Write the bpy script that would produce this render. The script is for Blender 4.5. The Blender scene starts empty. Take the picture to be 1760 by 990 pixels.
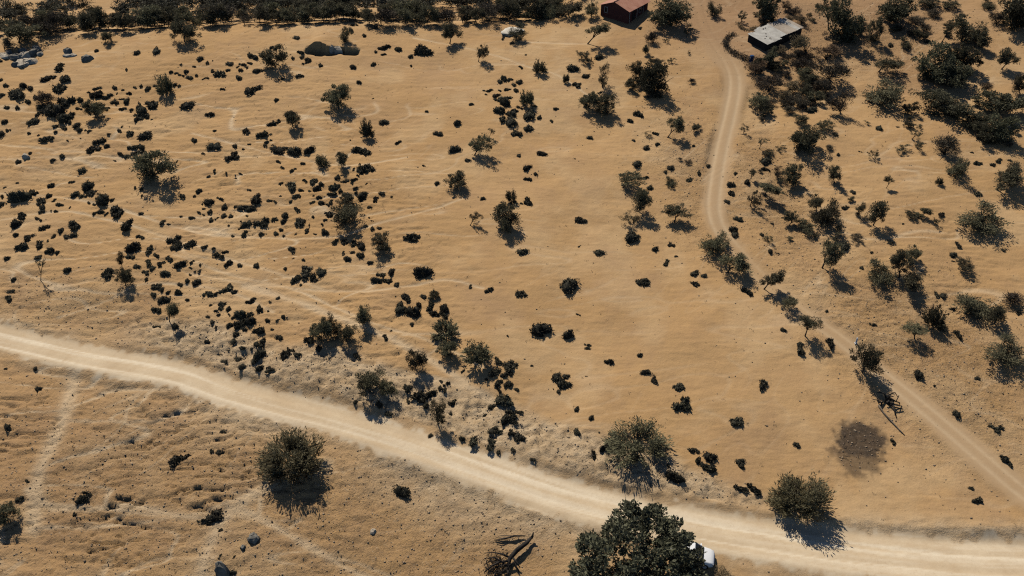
import bpy, math, random
import numpy as np
from mathutils import Vector, Matrix

random.seed(7)
RNG = np.random.default_rng(11)
R = math.radians
scene = bpy.context.scene
C = scene.collection

# ------------------------------------------------------------------ camera
CAM_H, PITCH, FPX = 64.0, R(36.0), 1500.0          # metres, downward pitch, focal length in photo pixels (1760 wide)
cam_d = bpy.data.cameras.new('camera')
cam = bpy.data.objects.new('camera', cam_d); C.objects.link(cam)
cam.location = (0, 0, CAM_H); cam.rotation_euler = (math.pi/2 - PITCH, 0, 0)
cam_d.sensor_width = 36.0; cam_d.lens = 36.0*FPX/1760.0
cam_d.clip_start = 0.5; cam_d.clip_end = 6000
scene.camera = cam

# ------------------------------------------------------------------ sky and sun
SUN_EL, SUN_AZ = R(51), R(26)                       # the sun stands behind the hill, left of the view direction
to_sun = Vector((-math.sin(SUN_AZ)*math.cos(SUN_EL), math.cos(SUN_AZ)*math.cos(SUN_EL), math.sin(SUN_EL)))
world = bpy.data.worlds.new('World'); scene.world = world; world.use_nodes = True
wn = world.node_tree; wn.nodes.clear()
wo = wn.nodes.new('ShaderNodeOutputWorld'); wb = wn.nodes.new('ShaderNodeBackground')
sk = wn.nodes.new('ShaderNodeTexSky'); sk.sky_type = 'NISHITA'; sk.sun_disc = False
sk.sun_elevation = SUN_EL; sk.sun_rotation = -SUN_AZ; sk.altitude = 1800; sk.dust_density = 0.3; sk.air_density = 0.7; sk.ozone_density = 4.0
wb.inputs['Strength'].default_value = 0.085
wn.links.new(sk.outputs[0], wb.inputs[0]); wn.links.new(wb.outputs[0], wo.inputs[0])
sun_d = bpy.data.lights.new('sun', 'SUN'); sun_d.energy = 5.0; sun_d.angle = R(0.5); sun_d.color = (1.0, 0.93, 0.82)
sun = bpy.data.objects.new('sun', sun_d); C.objects.link(sun)
sun.rotation_euler = (-to_sun).to_track_quat('-Z', 'Y').to_euler(); sun.location = (0, 60, 120)

scene.view_settings.view_transform = 'Standard'; scene.view_settings.look = 'None'
scene.view_settings.exposure = -0.28; scene.view_settings.gamma = 1.0; scene.view_settings.use_curve_mapping = False

scene.cycles.use_denoising = False; scene.cycles.filter_width = 1.15; scene.cycles.diffuse_bounces = 0; scene.cycles.max_bounces = 5; scene.cycles.transmission_bounces = 3

# ------------------------------------------------------------------ helpers
def tag(o, label=None, cat=None, group=None, kind=None):
    if label: o['label'] = label
    if cat: o['category'] = cat
    if group: o['group'] = group
    if kind: o['kind'] = kind
    return o
def empty(name, loc=(0, 0, 0), rz=0):
    o = bpy.data.objects.new(name, None); C.objects.link(o)
    o.location = loc; o.rotation_euler = (0, 0, rz); o.empty_display_size = 0.3
    return o
def mesh_from(name, V, F, mat=None, tint=None, smooth=False):
    """V (n,3), F (m,k) with one face size, or a list of tuples"""
    me = bpy.data.meshes.new(name)
    V = np.asarray(V, dtype=np.float32)
    if isinstance(F, np.ndarray):
        m, k = F.shape
        me.vertices.add(len(V)); me.vertices.foreach_set('co', V.ravel())
        me.loops.add(m*k); me.loops.foreach_set('vertex_index', F.astype(np.int32).ravel())
        me.polygons.add(m); me.polygons.foreach_set('loop_start', np.arange(0, m*k, k, dtype=np.int32))
        me.update(calc_edges=True)
    else:
        me.from_pydata([tuple(v) for v in V], [], F); me.update()
    if tint is not None:
        a = me.attributes.new('tint', 'FLOAT', 'POINT'); a.data.foreach_set('value', np.asarray(tint, dtype=np.float32))
    if smooth: me.polygons.foreach_set('use_smooth', [True]*len(me.polygons))
    if mat: me.materials.append(mat)
    return me
def add(name, me, parent=None, loc=(0, 0, 0), rot=(0, 0, 0), scale=(1, 1, 1)):
    o = bpy.data.objects.new(name, me); C.objects.link(o)
    o.location = loc; o.rotation_euler = rot; o.scale = scale; o.parent = parent
    return o
class MB:
    """collects shapes into one mesh"""
    def __init__(s): s.V = []; s.F = []
    def poly(s, vs, fs):
        n = len(s.V); s.V += [tuple(v) for v in vs]; s.F += [tuple(i+n for i in f) for f in fs]
    def hexa(s, p):                                   # 8 corners: bottom ring then top ring
        s.poly(p, [(3, 2, 1, 0), (4, 5, 6, 7), (0, 1, 5, 4), (1, 2, 6, 5), (2, 3, 7, 6), (3, 0, 4, 7)])
    def box(s, a, b):
        (x0, y0, z0), (x1, y1, z1) = a, b
        s.hexa([(x0, y0, z0), (x1, y0, z0), (x1, y1, z0), (x0, y1, z0), (x0, y0, z1), (x1, y0, z1), (x1, y1, z1), (x0, y1, z1)])
    def tube(s, pts, rad, n=6):
        pts = [Vector(p) for p in pts]; rings = []
        for i, p in enumerate(pts):
            d = (pts[min(i+1, len(pts)-1)] - pts[max(i-1, 0)]).normalized()
            a = d.cross(Vector((0.31, 0.77, 0.55))).normalized(); b = d.cross(a)
            rings.append([p + (a*math.cos(t) + b*math.sin(t))*rad[i] for t in [2*math.pi*k/n for k in range(n)]])
        vs = [v for r in rings for v in r]; fs = []
        for i in range(len(pts)-1):
            for k in range(n): fs.append((i*n+k, i*n+(k+1) % n, (i+1)*n+(k+1) % n, (i+1)*n+k))
        fs.append(tuple(range(n-1, -1, -1))); fs.append(tuple((len(pts)-1)*n+k for k in range(n)))
        s.poly(vs, fs)
    def mesh(s, name, mat, smooth=False): return mesh_from(name, s.V, s.F, mat, smooth=smooth)

# value noise on arbitrary points
def _hash(ix, iy, seed):
    h = (ix.astype(np.int64)*374761393 + iy.astype(np.int64)*668265263 + seed*1442695041) & 0x7fffffff
    h = ((h ^ (h >> 13))*1274126177) & 0x7fffffff
    h = h ^ (h >> 16)
    return (h & 0xffff)/32767.5 - 1.0
def vnoise(x, y, seed=0):
    ix = np.floor(x); iy = np.floor(y); fx = x-ix; fy = y-iy
    fx = fx*fx*(3-2*fx); fy = fy*fy*(3-2*fy)
    a = _hash(ix, iy, seed); b = _hash(ix+1, iy, seed); c = _hash(ix, iy+1, seed); d = _hash(ix+1, iy+1, seed)
    return (a*(1-fx)+b*fx)*(1-fy) + (c*(1-fx)+d*fx)*fy
def fbm(x, y, seed=0, n=4, g=0.5):
    r = 0; a = 1; t = 0
    for i in range(n):
        r = r + a*vnoise(x*2**i + 17.3*i, y*2**i - 9.1*i, seed+i); t += a; a *= g
    return r/t
def sstep(a, b, x):
    t = np.clip((x-a)/(b-a), 0, 1); return t*t*(3-2*t)

# ------------------------------------------------------------------ projection: photo pixel -> ray -> ground
SP, CP = math.sin(PITCH), math.cos(PITCH)
def rays(u, v):
    u = np.asarray(u, float); v = np.asarray(v, float)
    a = (u-880)/FPX; b = -(v-495)/FPX
    return np.stack([a, CP + b*SP, -SP + b*CP], -1)
def unproject(u, v, zf, lift=0.0):
    d = rays(np.atleast_1d(u), np.atleast_1d(v))
    ts = np.arange(45, 420, 0.5)
    def gap(t): return CAM_H + d[:, 2]*t - zf(d[:, 0]*t, d[:, 1]*t) - lift
    lo = np.full(len(d), ts[0]); hi = np.full(len(d), ts[-1]); done = np.zeros(len(d), bool)
    prev = ts[0]
    for t in ts[1:]:
        g = gap(np.full(len(d), t)); hit = (g <= 0) & ~done
        lo[hit] = prev; hi[hit] = t; done |= hit; prev = t
        if done.all(): break
    for _ in range(18):
        m = (lo+hi)/2; g = gap(m); lo = np.where(g > 0, m, lo); hi = np.where(g > 0, hi, m)
    P = d*hi[:, None]; P[:, 2] += CAM_H
    return P
def depth_of(P): return P[..., 1]*CP + (CAM_H-P[..., 2])*SP
def px_per_m(P): return FPX/depth_of(P)
def to_px(P):
    P = np.asarray(P, float); z = depth_of(P); yc = P[..., 1]*SP + (P[..., 2]-CAM_H)*CP
    return 880 + FPX*P[..., 0]/z, 495 - FPX*yc/z

# ------------------------------------------------------------------ terrain: the large form
def plane(x, y):
    return 0.176*(np.minimum(y, 260)-46.0) + 0.9*fbm(x/38+3.1, y/38+8.7, 5, 3) + 0.022*np.maximum(np.abs(x)-120, 0)
cu = [-400, 0, 150, 300, 500, 600, 760, 900, 1000, 1200]; cv = [70, 58, 50, 44, 38, 38, 40, 33, 22, 10]
_cp = unproject(cu, cv, plane)
def crest_y(x): return np.interp(x, _cp[:, 0], _cp[:, 1])
def z_base(x, y):
    d = y - crest_y(x)
    w = 1 - sstep(4, 16, x)
    dd = np.minimum(d, 38)
    drop = 0.42*(np.sqrt(dd*dd+5)+dd)/2
    return plane(x, y) - w*drop

ROAD = [(-260, 470), (-120, 540), (0, 583), (150, 615), (300, 643), (400, 676), (560, 716), (700, 763), (870, 822), (1000, 862), (1150, 900), (1300, 928), (1500, 955), (1760, 972), (2000, 978), (2300, 960)]
ROAD_W = [1.75, 1.75, 1.75, 1.7, 1.65, 1.65, 1.75, 1.85, 1.95, 2.05, 2.15, 2.25, 2.35, 2.45, 2.5, 2.5]
TRACK = [(1192, -60), (1200, 0), (1212, 45), (1238, 85), (1258, 118), (1263, 150), (1254, 200), (1242, 250), (1231, 310), (1227, 360), (1238, 395), (1266, 430), (1302, 470), (1370, 530), (1440, 580), (1510, 638), (1600, 712), (1680, 780), (1760, 846), (1880, 925)]
TRACK_W = [1.6, 1.8, 2.6, 2.6, 1.9, 1.5, 1.4, 1.4, 1.4, 1.4, 1.3, 1.2, 1.2, 1.25, 1.3, 1.4, 1.5, 1.6, 1.7, 1.8]
def spline(pts, n=10):
    P = [np.array(p, float) for p in pts]; P = [2*P[0]-P[1]] + P + [2*P[-1]-P[-2]]; out = []
    for i in range(1, len(P)-2):
        for k in range(n):
            t = k/n
            out.append(0.5*((2*P[i]) + (P[i+1]-P[i-1])*t + (2*P[i-1]-5*P[i]+4*P[i+1]-P[i+2])*t*t + (3*P[i]-P[i-1]-3*P[i+1]+P[i+2])*t**3))
    out.append(P[-2]); return np.array(out)
def ground_line(pts, n=8):
    q = spline(pts, n); return unproject(q[:, 0], q[:, 1], z_base), q
road3, road_px = ground_line(ROAD); track3, track_px = ground_line(TRACK)
road_hw = np.interp(np.linspace(0, len(ROAD)-1, len(road3)), range(len(ROAD)), ROAD_W)
track_hw = np.interp(np.linspace(0, len(TRACK)-1, len(track3)), range(len(TRACK)), TRACK_W)
def smooth_line(a, k=9):
    p = np.pad(a, (k, k), 'edge'); return np.convolve(p, np.ones(2*k+1)/(2*k+1), 'valid')
road3[:, 2] = smooth_line(road3[:, 2]); track3[:, 2] = smooth_line(track3[:, 2], 6)

# grid: fine where the camera looks, coarser out to the horizon
def axis(segs):
    out = [segs[0][0]]
    for a, b, s0, s1 in segs:
        L = b-a; n = max(2, int(round(L/((s1-s0)/math.log(s1/s0) if abs(s1-s0) > 1e-6 else s0))))
        w = s0*(s1/s0)**(np.arange(n)/max(1, n-1)); w *= L/w.sum()
        out += list(a+np.cumsum(w))
    return np.array(out)
XS = axis([(-2200, -98, 180, 0.5), (-98, -55, 0.5, 0.22), (-55, 55, 0.2, 0.2), (55, 98, 0.22, 0.5), (98, 2200, 0.5, 180)])
YS = axis([(-1500, 34, 160, 0.3), (34, 95, 0.165, 0.2), (95, 165, 0.2, 0.34), (165, 2600, 0.5, 180)])
GX, GY = np.meshgrid(XS, YS); shp = GX.shape
gx = GX.ravel(); gy = GY.ravel()
near = (np.abs(gx) < 110) & (gy > 20) & (gy < 185)
nx, ny = gx[near], gy[near]

def line_field(x, y, line, hw):
    """signed distance to a polyline (positive = uphill side), its z there, half width and length along it"""
    best = np.full(x.shape, 1e9); zz = np.zeros(x.shape); sg = np.zeros(x.shape); w = np.ones(x.shape); al = np.zeros(x.shape); run = 0.0
    for i in range(len(line)-1):
        ax, ay, az = line[i]; bx, by, bz = line[i+1]
        dx, dy = bx-ax, by-ay; L2 = dx*dx+dy*dy+1e-9; L = math.sqrt(L2)
        t = np.clip(((x-ax)*dx+(y-ay)*dy)/L2, 0, 1)
        ex = x-(ax+t*dx); ey = y-(ay+t*dy); d = ex*ex+ey*ey
        m = d < best
        best = np.where(m, d, best); zz = np.where(m, az+t*(bz-az), zz); w = np.where(m, hw[i]+t*(hw[i+1]-hw[i]), w)
        sg = np.where(m, np.sign(dx*ey-dy*ex), sg); al = np.where(m, run+t*L, al); run += L
    return np.sqrt(best), sg, zz, w, al

Z = z_base(gx, gy)
M = {k: np.zeros(gx.shape) for k in ('road', 'track', 'pale', 'burn', 'path', 'brown', 'stony', 'rut', 'straw', 'rough')}
z = Z[near].copy()
wob = 0.35*fbm(nx/2.2, ny/2.2, 31, 3)
dr, sr, zr, wr, ar = line_field(nx, ny, road3, road_hw)
dt, st, zt, wt, at_ = line_field(nx, ny, track3, track_hw)
pu, pv = to_px(np.stack([nx, ny, z], -1))
# --- relief masks, blobs fixed to places on the ground
def blob(px, py, rx, ry):
    c = unproject(px, py, z_base)[0]; return np.exp(-(((nx-c[0])/rx)**2 + ((ny-c[1])/ry)**2))
stony = np.clip(blob(200, 800, 20, 12)+blob(380, 900, 12, 6)+blob(640, 900, 10, 5)+blob(760, 880, 9, 5)+blob(120, 520, 14, 4)+blob(820, 940, 8, 4)
                + blob(1550, 560, 9, 8)+blob(1640, 680, 7, 9)+blob(1330, 330, 5, 16)+blob(1185, 290, 5, 14)+blob(1490, 60, 16, 12), 0, 1)
left = np.clip(blob(180, 330, 30, 34)+blob(420, 420, 20, 30)+blob(150, 850, 22, 16)+blob(600, 600, 12, 16)*0.7+blob(1600, 430, 14, 18)*0.6+blob(1640, 935, 9, 2.5), 0, 1)
# cut bank above the road
along = pu
bank_on = sstep(130, 330, along)*(1-sstep(1180, 1420, along))
bank_w = 1.6 + 3.6*np.clip(blob(560, 650, 8, 6)+blob(800, 730, 8, 6)+blob(330, 600, 7, 5)+blob(1000, 800, 8, 4), 0, 1)
eb = dr - wr - 0.6 + wob*1.6
bank = np.where(sr > 0, bank_on*sstep(0, 0.8, eb)*(1-sstep(bank_w*0.8, bank_w*1.7, eb)), 0)
# --- heights
rough = np.clip(0.25+stony+0.8*bank, 0, 1.3)
rd_in = 1-sstep(wr-0.5, wr+1.1, dr+wob*0.5)
tk_in = 1-sstep(wt-0.5, wt+0.7, dt+wob*0.35)
quiet = 1-np.clip(rd_in+0.8*tk_in, 0, 1)
z += quiet*0.5*fbm(nx/9, ny/9, 71, 3)
wy = ny + 0.5*fbm(nx/5, ny/5, 41, 2) + 0.12*nx*np.sign(nx)*0
terr = fbm(nx/2.6, wy/0.55, 52, 3)
terr2 = fbm(nx/4.0+5, wy/1.1, 57, 2)
z += quiet*(0.03+0.11*left)*np.minimum(terr, 0.25) + quiet*0.09*left*np.minimum(terr2, 0.3)
def cracks(sx, sy, seed, wd): return np.exp(-(fbm(nx/sx+0.5*fbm(nx/1.7, ny/1.7, seed+9, 2), wy/sy, seed, 3)/wd)**2)
patch = sstep(-0.15, 0.35, fbm(nx/7, ny/5, 121, 3))
z -= quiet*(0.03+0.15*left+0.26*blob(170, 830, 17, 10))*(patch+0.5*blob(170, 830, 17, 10))*cracks(4.2, 0.9, 131, 0.055)
patch2 = sstep(-0.1, 0.4, fbm(nx/6+9, ny/5, 141, 3))
z -= quiet*(0.02+0.12*np.clip(left+stony, 0, 1))*patch2*cracks(2.6, 0.75, 151, 0.06)
z += quiet*0.09*rough*fbm(nx/0.75, ny/0.75, 61, 2) + 0.012*fbm(nx/0.5, ny/0.5, 66, 1)
z += quiet*stony*0.12*np.maximum(fbm(nx/0.9, ny/0.7, 64, 3)-0.1, -0.3)
gully = np.abs(fbm(nx/1.7, ny/4.5, 83, 3))
z += bank*(-0.9*np.maximum(0, 0.30-gully) + 0.26*fbm(nx/0.9, ny/0.9, 88, 3) - 0.16*cracks(2.0, 0.8, 181, 0.09))
z = z*(1-rd_in) + (zr+0.02*fbm(nx/1.1, ny/1.1, 90, 2)-0.03*np.exp(-((dr-0.85)/0.28)**2))*rd_in
bankrise = np.where(sr > 0, bank_on*(1-np.exp(-np.maximum(eb, 0)/1.0))*0.55*np.exp(-np.maximum(eb, 0)/7.0), 0)
z += bankrise*(1-rd_in)
tz = zt - 0.07*np.exp(-((dt-0.7)/0.25)**2)
z = z*(1-tk_in*0.85) + tz*tk_in*0.85
# road verge berm
z += 0.10*np.exp(-((dr-wr-0.7)/0.35)**2)*(0.5+fbm(ar/2.5, dr, 93, 2))
# --- the dug pit on the upper slope
pc = unproject([524, 572, 548, 610], [90, 91, 93, 96], z_base)
a, b = pc[0], pc[1]; ex = (b-a)[:2]; L = np.hypot(*ex); ex /= L; ey = np.array([-ex[1], ex[0]])
s = (nx-a[0])*ex[0]+(ny-a[1])*ex[1]; t = (nx-a[0])*ey[0]+(ny-a[1])*ey[1]
jag = 0.25*fbm(nx/0.9, ny/0.9, 97, 2)
back = 1.9 - 0.5*sstep(0.25*L, 1.0*L, s) + jag
win = sstep(-0.2, 0.3, s+jag)*(1-sstep(L-0.8, L+1.2, s+jag)); tap = 1-0.5*sstep(0.3*L, L, s)
z -= win*sstep(-0.5, 0.5, t+jag)*(1-sstep(back-0.2, back+0.1, t))*1.7*tap
z += win*sstep(-0.2, 1.6, s+jag)*sstep(back-0.1, back+0.15, t)*np.exp(-np.maximum(t-back, 0)/3.0)*0.85*tap
trench = sstep(L-0.6, L+0.6, s)*(1-sstep(L+3.0, L+4.2, s))*sstep(-0.1, 0.5, t+jag)*(1-sstep(1.5, 1.8, t+jag))
z -= trench*1.6
Z[near] = z
# --- colour masks
M['road'][near] = 1-sstep(wr-0.1, wr+0.45, dr+wob*1.5+0.6*fbm(nx/0.6, ny/0.6, 231, 2))
M['track'][near] = (1-sstep(wt-0.6, wt+0.6, dt+wob*0.8))*(0.12+0.88*sstep(60, 150, pv))*(1-0.35*sstep(380, 450, pv)+0.30*sstep(520, 620, pv))
sh = np.clip(blob(760, 830, 9, 3.5)+blob(960, 890, 8, 3)+blob(450, 720, 7, 2.5)+blob(1500, 920, 9, 2)*0.8+blob(1650, 985, 12, 3)*.7, 0, 1)
M['pale'][near] = np.clip(bank*(1.1+0.8*fbm(nx/2.5, ny/2.5, 101, 3)) + 0.8*sh*(1-sstep(wr+2, wr+7, dr)) + 0.42*(1-sstep(wr, wr+2.2, dr+wob*2.5)), 0, 1)
streak = sstep(-0.15, 0.3, fbm(ar/14.0, (sr*dr+0.3*fbm(ar/12, dr*0, 163, 2))/0.36, 161, 3))
M['rut'][near] = np.clip((0.35+0.5*np.exp(-((sr*dr-0.75)/0.5)**2)+0.4*np.exp(-((sr*dr+0.95)/0.35)**2))*streak*M['road'][near] + 0.9*np.exp(-((dt-0.65)/0.25)**2)*M['track'][near], 0, 1)
bc = unproject([1478, 1470, 1490], [752, 780, 765], z_base)
bn = 0.5*fbm(nx/1.1, ny/1.1, 111, 3)+0.55*fbm(nx/0.4, ny/0.4, 113, 2)
d1 = np.hypot((nx-bc[0, 0])/2.5, (ny-bc[0, 1])/2.0)+bn*0.4; d2 = np.hypot((nx-bc[1, 0]-0.1)/2.5, (ny-bc[1, 1]+0.3)/2.1)+bn*0.5
M['burn'][near] = np.clip((1-sstep(0.75, 1.2, d1)) + 0.72*(1-sstep(0.65, 1.2, d2)), 0, 1)
M['brown'][near] = np.clip(blob(1560, 120, 4, 5)*0.6+blob(1480, 20, 26, 12)*0.8+blob(1300, 90, 9, 9)*0.8+blob(200, 830, 16, 10)*0.25+blob(100, 700, 12, 8)*0.2+blob(1215, 20, 12, 10)*.8, 0, 1)
M['rough'][near] = np.clip(0.3+0.5*left+stony+bank, 0, 1)
M['stony'][near] = np.clip(stony+0.6*bank, 0, 1)
# foot and goat paths
PATHS = [[(0, 330), (150, 345), (300, 390), (420, 405), (560, 408), (640, 385), (720, 365), (800, 340)],
         [(300, 440), (420, 480), (520, 505), (640, 560), (740, 590), (830, 635)], [(330, 470), (470, 495), (640, 500), (760, 480), (830, 496)],
         [(0, 375), (120, 365), (260, 400), (380, 440), (470, 470), (560, 500)], [(100, 545), (190, 515), (250, 490), (380, 500), (470, 540)],
         [(60, 890), (65, 830), (85, 770), (110, 720)], [(180, 870), (300, 885), (360, 872), (430, 845)], [(60, 860), (150, 868), (230, 865), (300, 885)],
         [(400, 880), (470, 905), (540, 945), (610, 965), (680, 990)], [(40, 905), (170, 900), (270, 890), (360, 875)],
         [(710, 60), (770, 75), (850, 95), (900, 112), (960, 130), (1010, 165)], [(830, 112), (900, 110)], [(890, 72), (960, 75), (1010, 76)],
         [(330, 230), (480, 265), (600, 285), (700, 270)], [(0, 245), (150, 262), (300, 285)], [(590, 630), (690, 640), (800, 660)], [(100, 720), (250, 722), (320, 700)], [(870, 740), (960, 735), (1030, 738)]]
pth = np.zeros(nx.shape)
for p in PATHS:
    l3, _ = ground_line(p, 5)
    x0, x1, y0, y1 = l3[:, 0].min()-2, l3[:, 0].max()+2, l3[:, 1].min()-2, l3[:, 1].max()+2
    m = (nx > x0) & (nx < x1) & (ny > y0) & (ny < y1)
    q = np.full(nx.shape, 9.0)
    q[m] = line_field(nx[m], ny[m], l3, np.ones(len(l3)))[0]
    pth = np.maximum(pth, np.exp(-((q+wob*0.25)/0.17)**2)*(0.55+0.6*np.clip(fbm(nx/3, ny/3, 171, 2)+0.4, 0, 1)))
for p, hw_ in (([(55, 905), (62, 830), (84, 770), (108, 715), (128, 640)], .75), ([(390, 868), (440, 885), (540, 945), (650, 1000)], .38), ([(345, 1000), (352, 960), (375, 900), (400, 872), (450, 840), (560, 800)], .65), ([(60, 850), (100, 870), (230, 868), (330, 886), (400, 872)], .4), ([(620, 640), (700, 648), (800, 665), (860, 700)], .35), ([(420, 492), (560, 540), (700, 600), (800, 660)], .45)):
    l3, _ = ground_line(p, 6); q = line_field(nx, ny, l3, np.ones(len(l3)))[0]
    pth = np.maximum(pth, 0.8*np.exp(-((q+wob*0.8)/hw_)**2))
wy3 = ny + 1.2*fbm(nx/11, ny/11, 191, 2)
tr1 = np.exp(-(fbm(nx/15, wy3/3.2, 195, 2)/0.028)**2)*sstep(-0.2, 0.2, fbm(nx/10, ny/6, 197, 2))
tr2 = np.exp(-(fbm((nx+0.5*ny)/12, (wy3-0.2*nx)/3.6, 205, 2)/0.028)**2)*sstep(-0.1, 0.3, fbm(nx/10+4, ny/6, 207, 2))
tr3 = np.exp(-(fbm((nx-0.9*ny)/3.6, (wy3+0.4*nx)/14, 215, 2)/0.02)**2)*sstep(0.0, 0.4, fbm(nx/9+4, ny/9, 217, 2))
pth = np.maximum(pth, np.clip((0.25+0.85*left)*(0.85*tr1+0.8*tr2) + 0.45*tr3*(0.3+stony+0.4*left), 0, 0.9))
M['path'][near] = pth
M['straw'][near] = sstep(-0.05, 0.45, fbm(nx/6.5, ny/6.5, 221, 4, 0.6))
z = Z[near]; z -= 0.08*pth*(1-rd_in); Z[near] = z
ZG = Z.reshape(shp)
def z_at(x, y):
    x = np.asarray(x, float); y = np.asarray(y, float)
    i = np.clip(np.searchsorted(XS, x)-1, 0, len(XS)-2); j = np.clip(np.searchsorted(YS, y)-1, 0, len(YS)-2)
    fx = np.clip((x-XS[i])/(XS[i+1]-XS[i]), 0, 1); fy = np.clip((y-YS[j])/(YS[j+1]-YS[j]), 0, 1)
    return (ZG[j, i]*(1-fx)+ZG[j, i+1]*fx)*(1-fy) + (ZG[j+1, i]*(1-fx)+ZG[j+1, i+1]*fx)*fy
def gp(u, v, lift=0.0):
    return Vector(unproject(u, v, z_at, lift)[0])

# ------------------------------------------------------------------ materials
def nmat(name, rough=0.9):
    m = bpy.data.materials.new(name); m.use_nodes = True
    b = m.node_tree.nodes['Principled BSDF']; b.inputs['Roughness'].default_value = rough
    b.inputs['Specular IOR Level'].default_value = 0.15
    return m, m.node_tree.nodes, m.node_tree.links, b
def ramp_mix(N, Lk, fac, a, b):
    n = N.new('ShaderNodeMix'); n.data_type = 'RGBA'; n.blend_type = 'MIX'
    if hasattr(fac, 'links') or hasattr(fac, 'is_linked'): Lk.new(fac, n.inputs[0])
    else: n.inputs[0].default_value = fac
    for i, c in ((6, a), (7, b)):
        if isinstance(c, tuple): n.inputs[i].default_value = (*c, 1)
        else: Lk.new(c, n.inputs[i])
    return n.outputs[2]
def noise(N, Lk, vec, scale, detail=4, rough=0.6, lo=0.3, hi=0.7):
    t = N.new('ShaderNodeTexNoise'); t.inputs['Scale'].default_value = scale; t.inputs['Detail'].default_value = detail; t.inputs['Roughness'].default_value = rough
    Lk.new(vec, t.inputs['Vector'])
    r = N.new('ShaderNodeMapRange'); r.inputs[1].default_value = lo; r.inputs[2].default_value = hi
    Lk.new(t.outputs[0], r.inputs[0]); return r.outputs[0]
def math_(N, Lk, op, a, b):
    n = N.new('ShaderNodeMath'); n.operation = op; n.use_clamp = op != 'SUBTRACT'
    for i, c in ((0, a), (1, b)):
        if isinstance(c, (int, float)): n.inputs[i].default_value = c
        else: Lk.new(c, n.inputs[i])
    return n.outputs[0]
def ground_material():
    m, N, Lk, b = nmat('dry_soil', 0.95)
    tc = N.new('ShaderNodeTexCoord').outputs['Object']
    at = {}
    for k in M:
        a = N.new('ShaderNodeAttribute'); a.attribute_name = 'm_'+k; at[k] = a.outputs['Fac']
    col = ramp_mix(N, Lk, noise(N, Lk, tc, 0.05, 5), (0.465, 0.279, 0.118), (0.54, 0.342, 0.160))
    col = ramp_mix(N, Lk, math_(N, Lk, 'MULTIPLY', noise(N, Lk, tc, 0.35, 6, 0.65, 0.42, 0.75), 0.45), col, (0.40, 0.245, 0.12))
    col = ramp_mix(N, Lk, math_(N, Lk, 'MULTIPLY', at['straw'], 0.55), col, (0.585, 0.402, 0.212))
    col = ramp_mix(N, Lk, math_(N, Lk, 'MULTIPLY', noise(N, Lk, tc, 0.13, 7, 0.68, 0.50, 0.72), 0.55), col, (0.37, 0.235, 0.13))
    mp = N.new('ShaderNodeMapping'); mp.inputs['Scale'].default_value = (0.35, 1.6, 1.0); Lk.new(tc, mp.inputs[0])
    col = ramp_mix(N, Lk, math_(N, Lk, 'MULTIPLY', noise(N, Lk, mp.outputs[0], 0.9, 6, 0.7, 0.55, 0.8), 0.4), col, (0.36, 0.21, 0.10))
    col = ramp_mix(N, Lk, math_(N, Lk, 'MULTIPLY', at['brown'], 0.75), col, (0.31, 0.185, 0.10))
    st = math_(N, Lk, 'MULTIPLY', at['stony'], noise(N, Lk, tc, 2.2, 5, 0.75, 0.45, 0.75))
    col = ramp_mix(N, Lk, math_(N, Lk, 'MULTIPLY', st, 0.55), col, (0.30, 0.19, 0.115))
    st2 = math_(N, Lk, 'MULTIPLY', at['stony'], noise(N, Lk, tc, 3.1, 4, 0.75, 0.58, 0.72))
    col = ramp_mix(N, Lk, math_(N, Lk, 'MULTIPLY', st2, 0.6), col, (0.60, 0.47, 0.31))
    col = ramp_mix(N, Lk, math_(N, Lk, 'MULTIPLY', at['pale'], 0.85), col, ramp_mix(N, Lk, noise(N, Lk, tc, 0.9, 6, 0.7, 0.35, 0.7), (0.48, 0.345, 0.20), (0.69, 0.535, 0.345)))
    col = ramp_mix(N, Lk, math_(N, Lk, 'MULTIPLY', at['path'], 0.95), col, (0.69, 0.525, 0.33))
    rc = ramp_mix(N, Lk, noise(N, Lk, tc, 0.28, 6, 0.6, 0.3, 0.7), (0.58, 0.44, 0.275), (0.70, 0.56, 0.375))
    rc = ramp_mix(N, Lk, math_(N, Lk, 'MULTIPLY', at['rut'], 0.85), rc, (0.84, 0.735, 0.555))
    rf = math_(N, Lk, 'MULTIPLY', at['road'], noise(N, Lk, tc, 0.8, 5, 0.7, 0.05, 0.4))
    col = ramp_mix(N, Lk, rf, col, rc)
    tr = ramp_mix(N, Lk, math_(N, Lk, 'MULTIPLY', at['rut'], 0.6), (0.47, 0.325, 0.185), (0.69, 0.53, 0.335))
    tf = math_(N, Lk, 'MULTIPLY', at['track'], noise(N, Lk, tc, 0.8, 5, 0.7, 0.0, 0.45))
    col = ramp_mix(N, Lk, math_(N, Lk, 'MULTIPLY', tf, 0.9), col, tr)
    bf = math_(N, Lk, 'MULTIPLY', at['burn'], noise(N, Lk, tc, 2.0, 6, 0.75, -0.1, 0.30))
    col = ramp_mix(N, Lk, math_(N, Lk, 'MULTIPLY', bf, 0.95), col, ramp_mix(N, Lk, noise(N, Lk, tc, 3.5, 4, 0.7, 0.5, 0.75), (0.028, 0.025, 0.022), (0.11, 0.088, 0.068)))
    # fine grit
    g2 = noise(N, Lk, tc, 1.7, 8, 0.85, 0.35, 0.65)
    col = ramp_mix(N, Lk, math_(N, Lk, 'MULTIPLY', math_(N, Lk, 'SUBTRACT', 1.0, g2), 0.22), col, (0.34, 0.205, 0.10))
    g3 = noise(N, Lk, tc, 4.0, 6, 0.85, 0.55, 0.75)
    col = ramp_mix(N, Lk, math_(N, Lk, 'MULTIPLY', g3, 0.25), col, (0.66, 0.49, 0.30))
    gr = noise(N, Lk, tc, 5.0, 4, 0.8, 0.56, 0.72)
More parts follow.
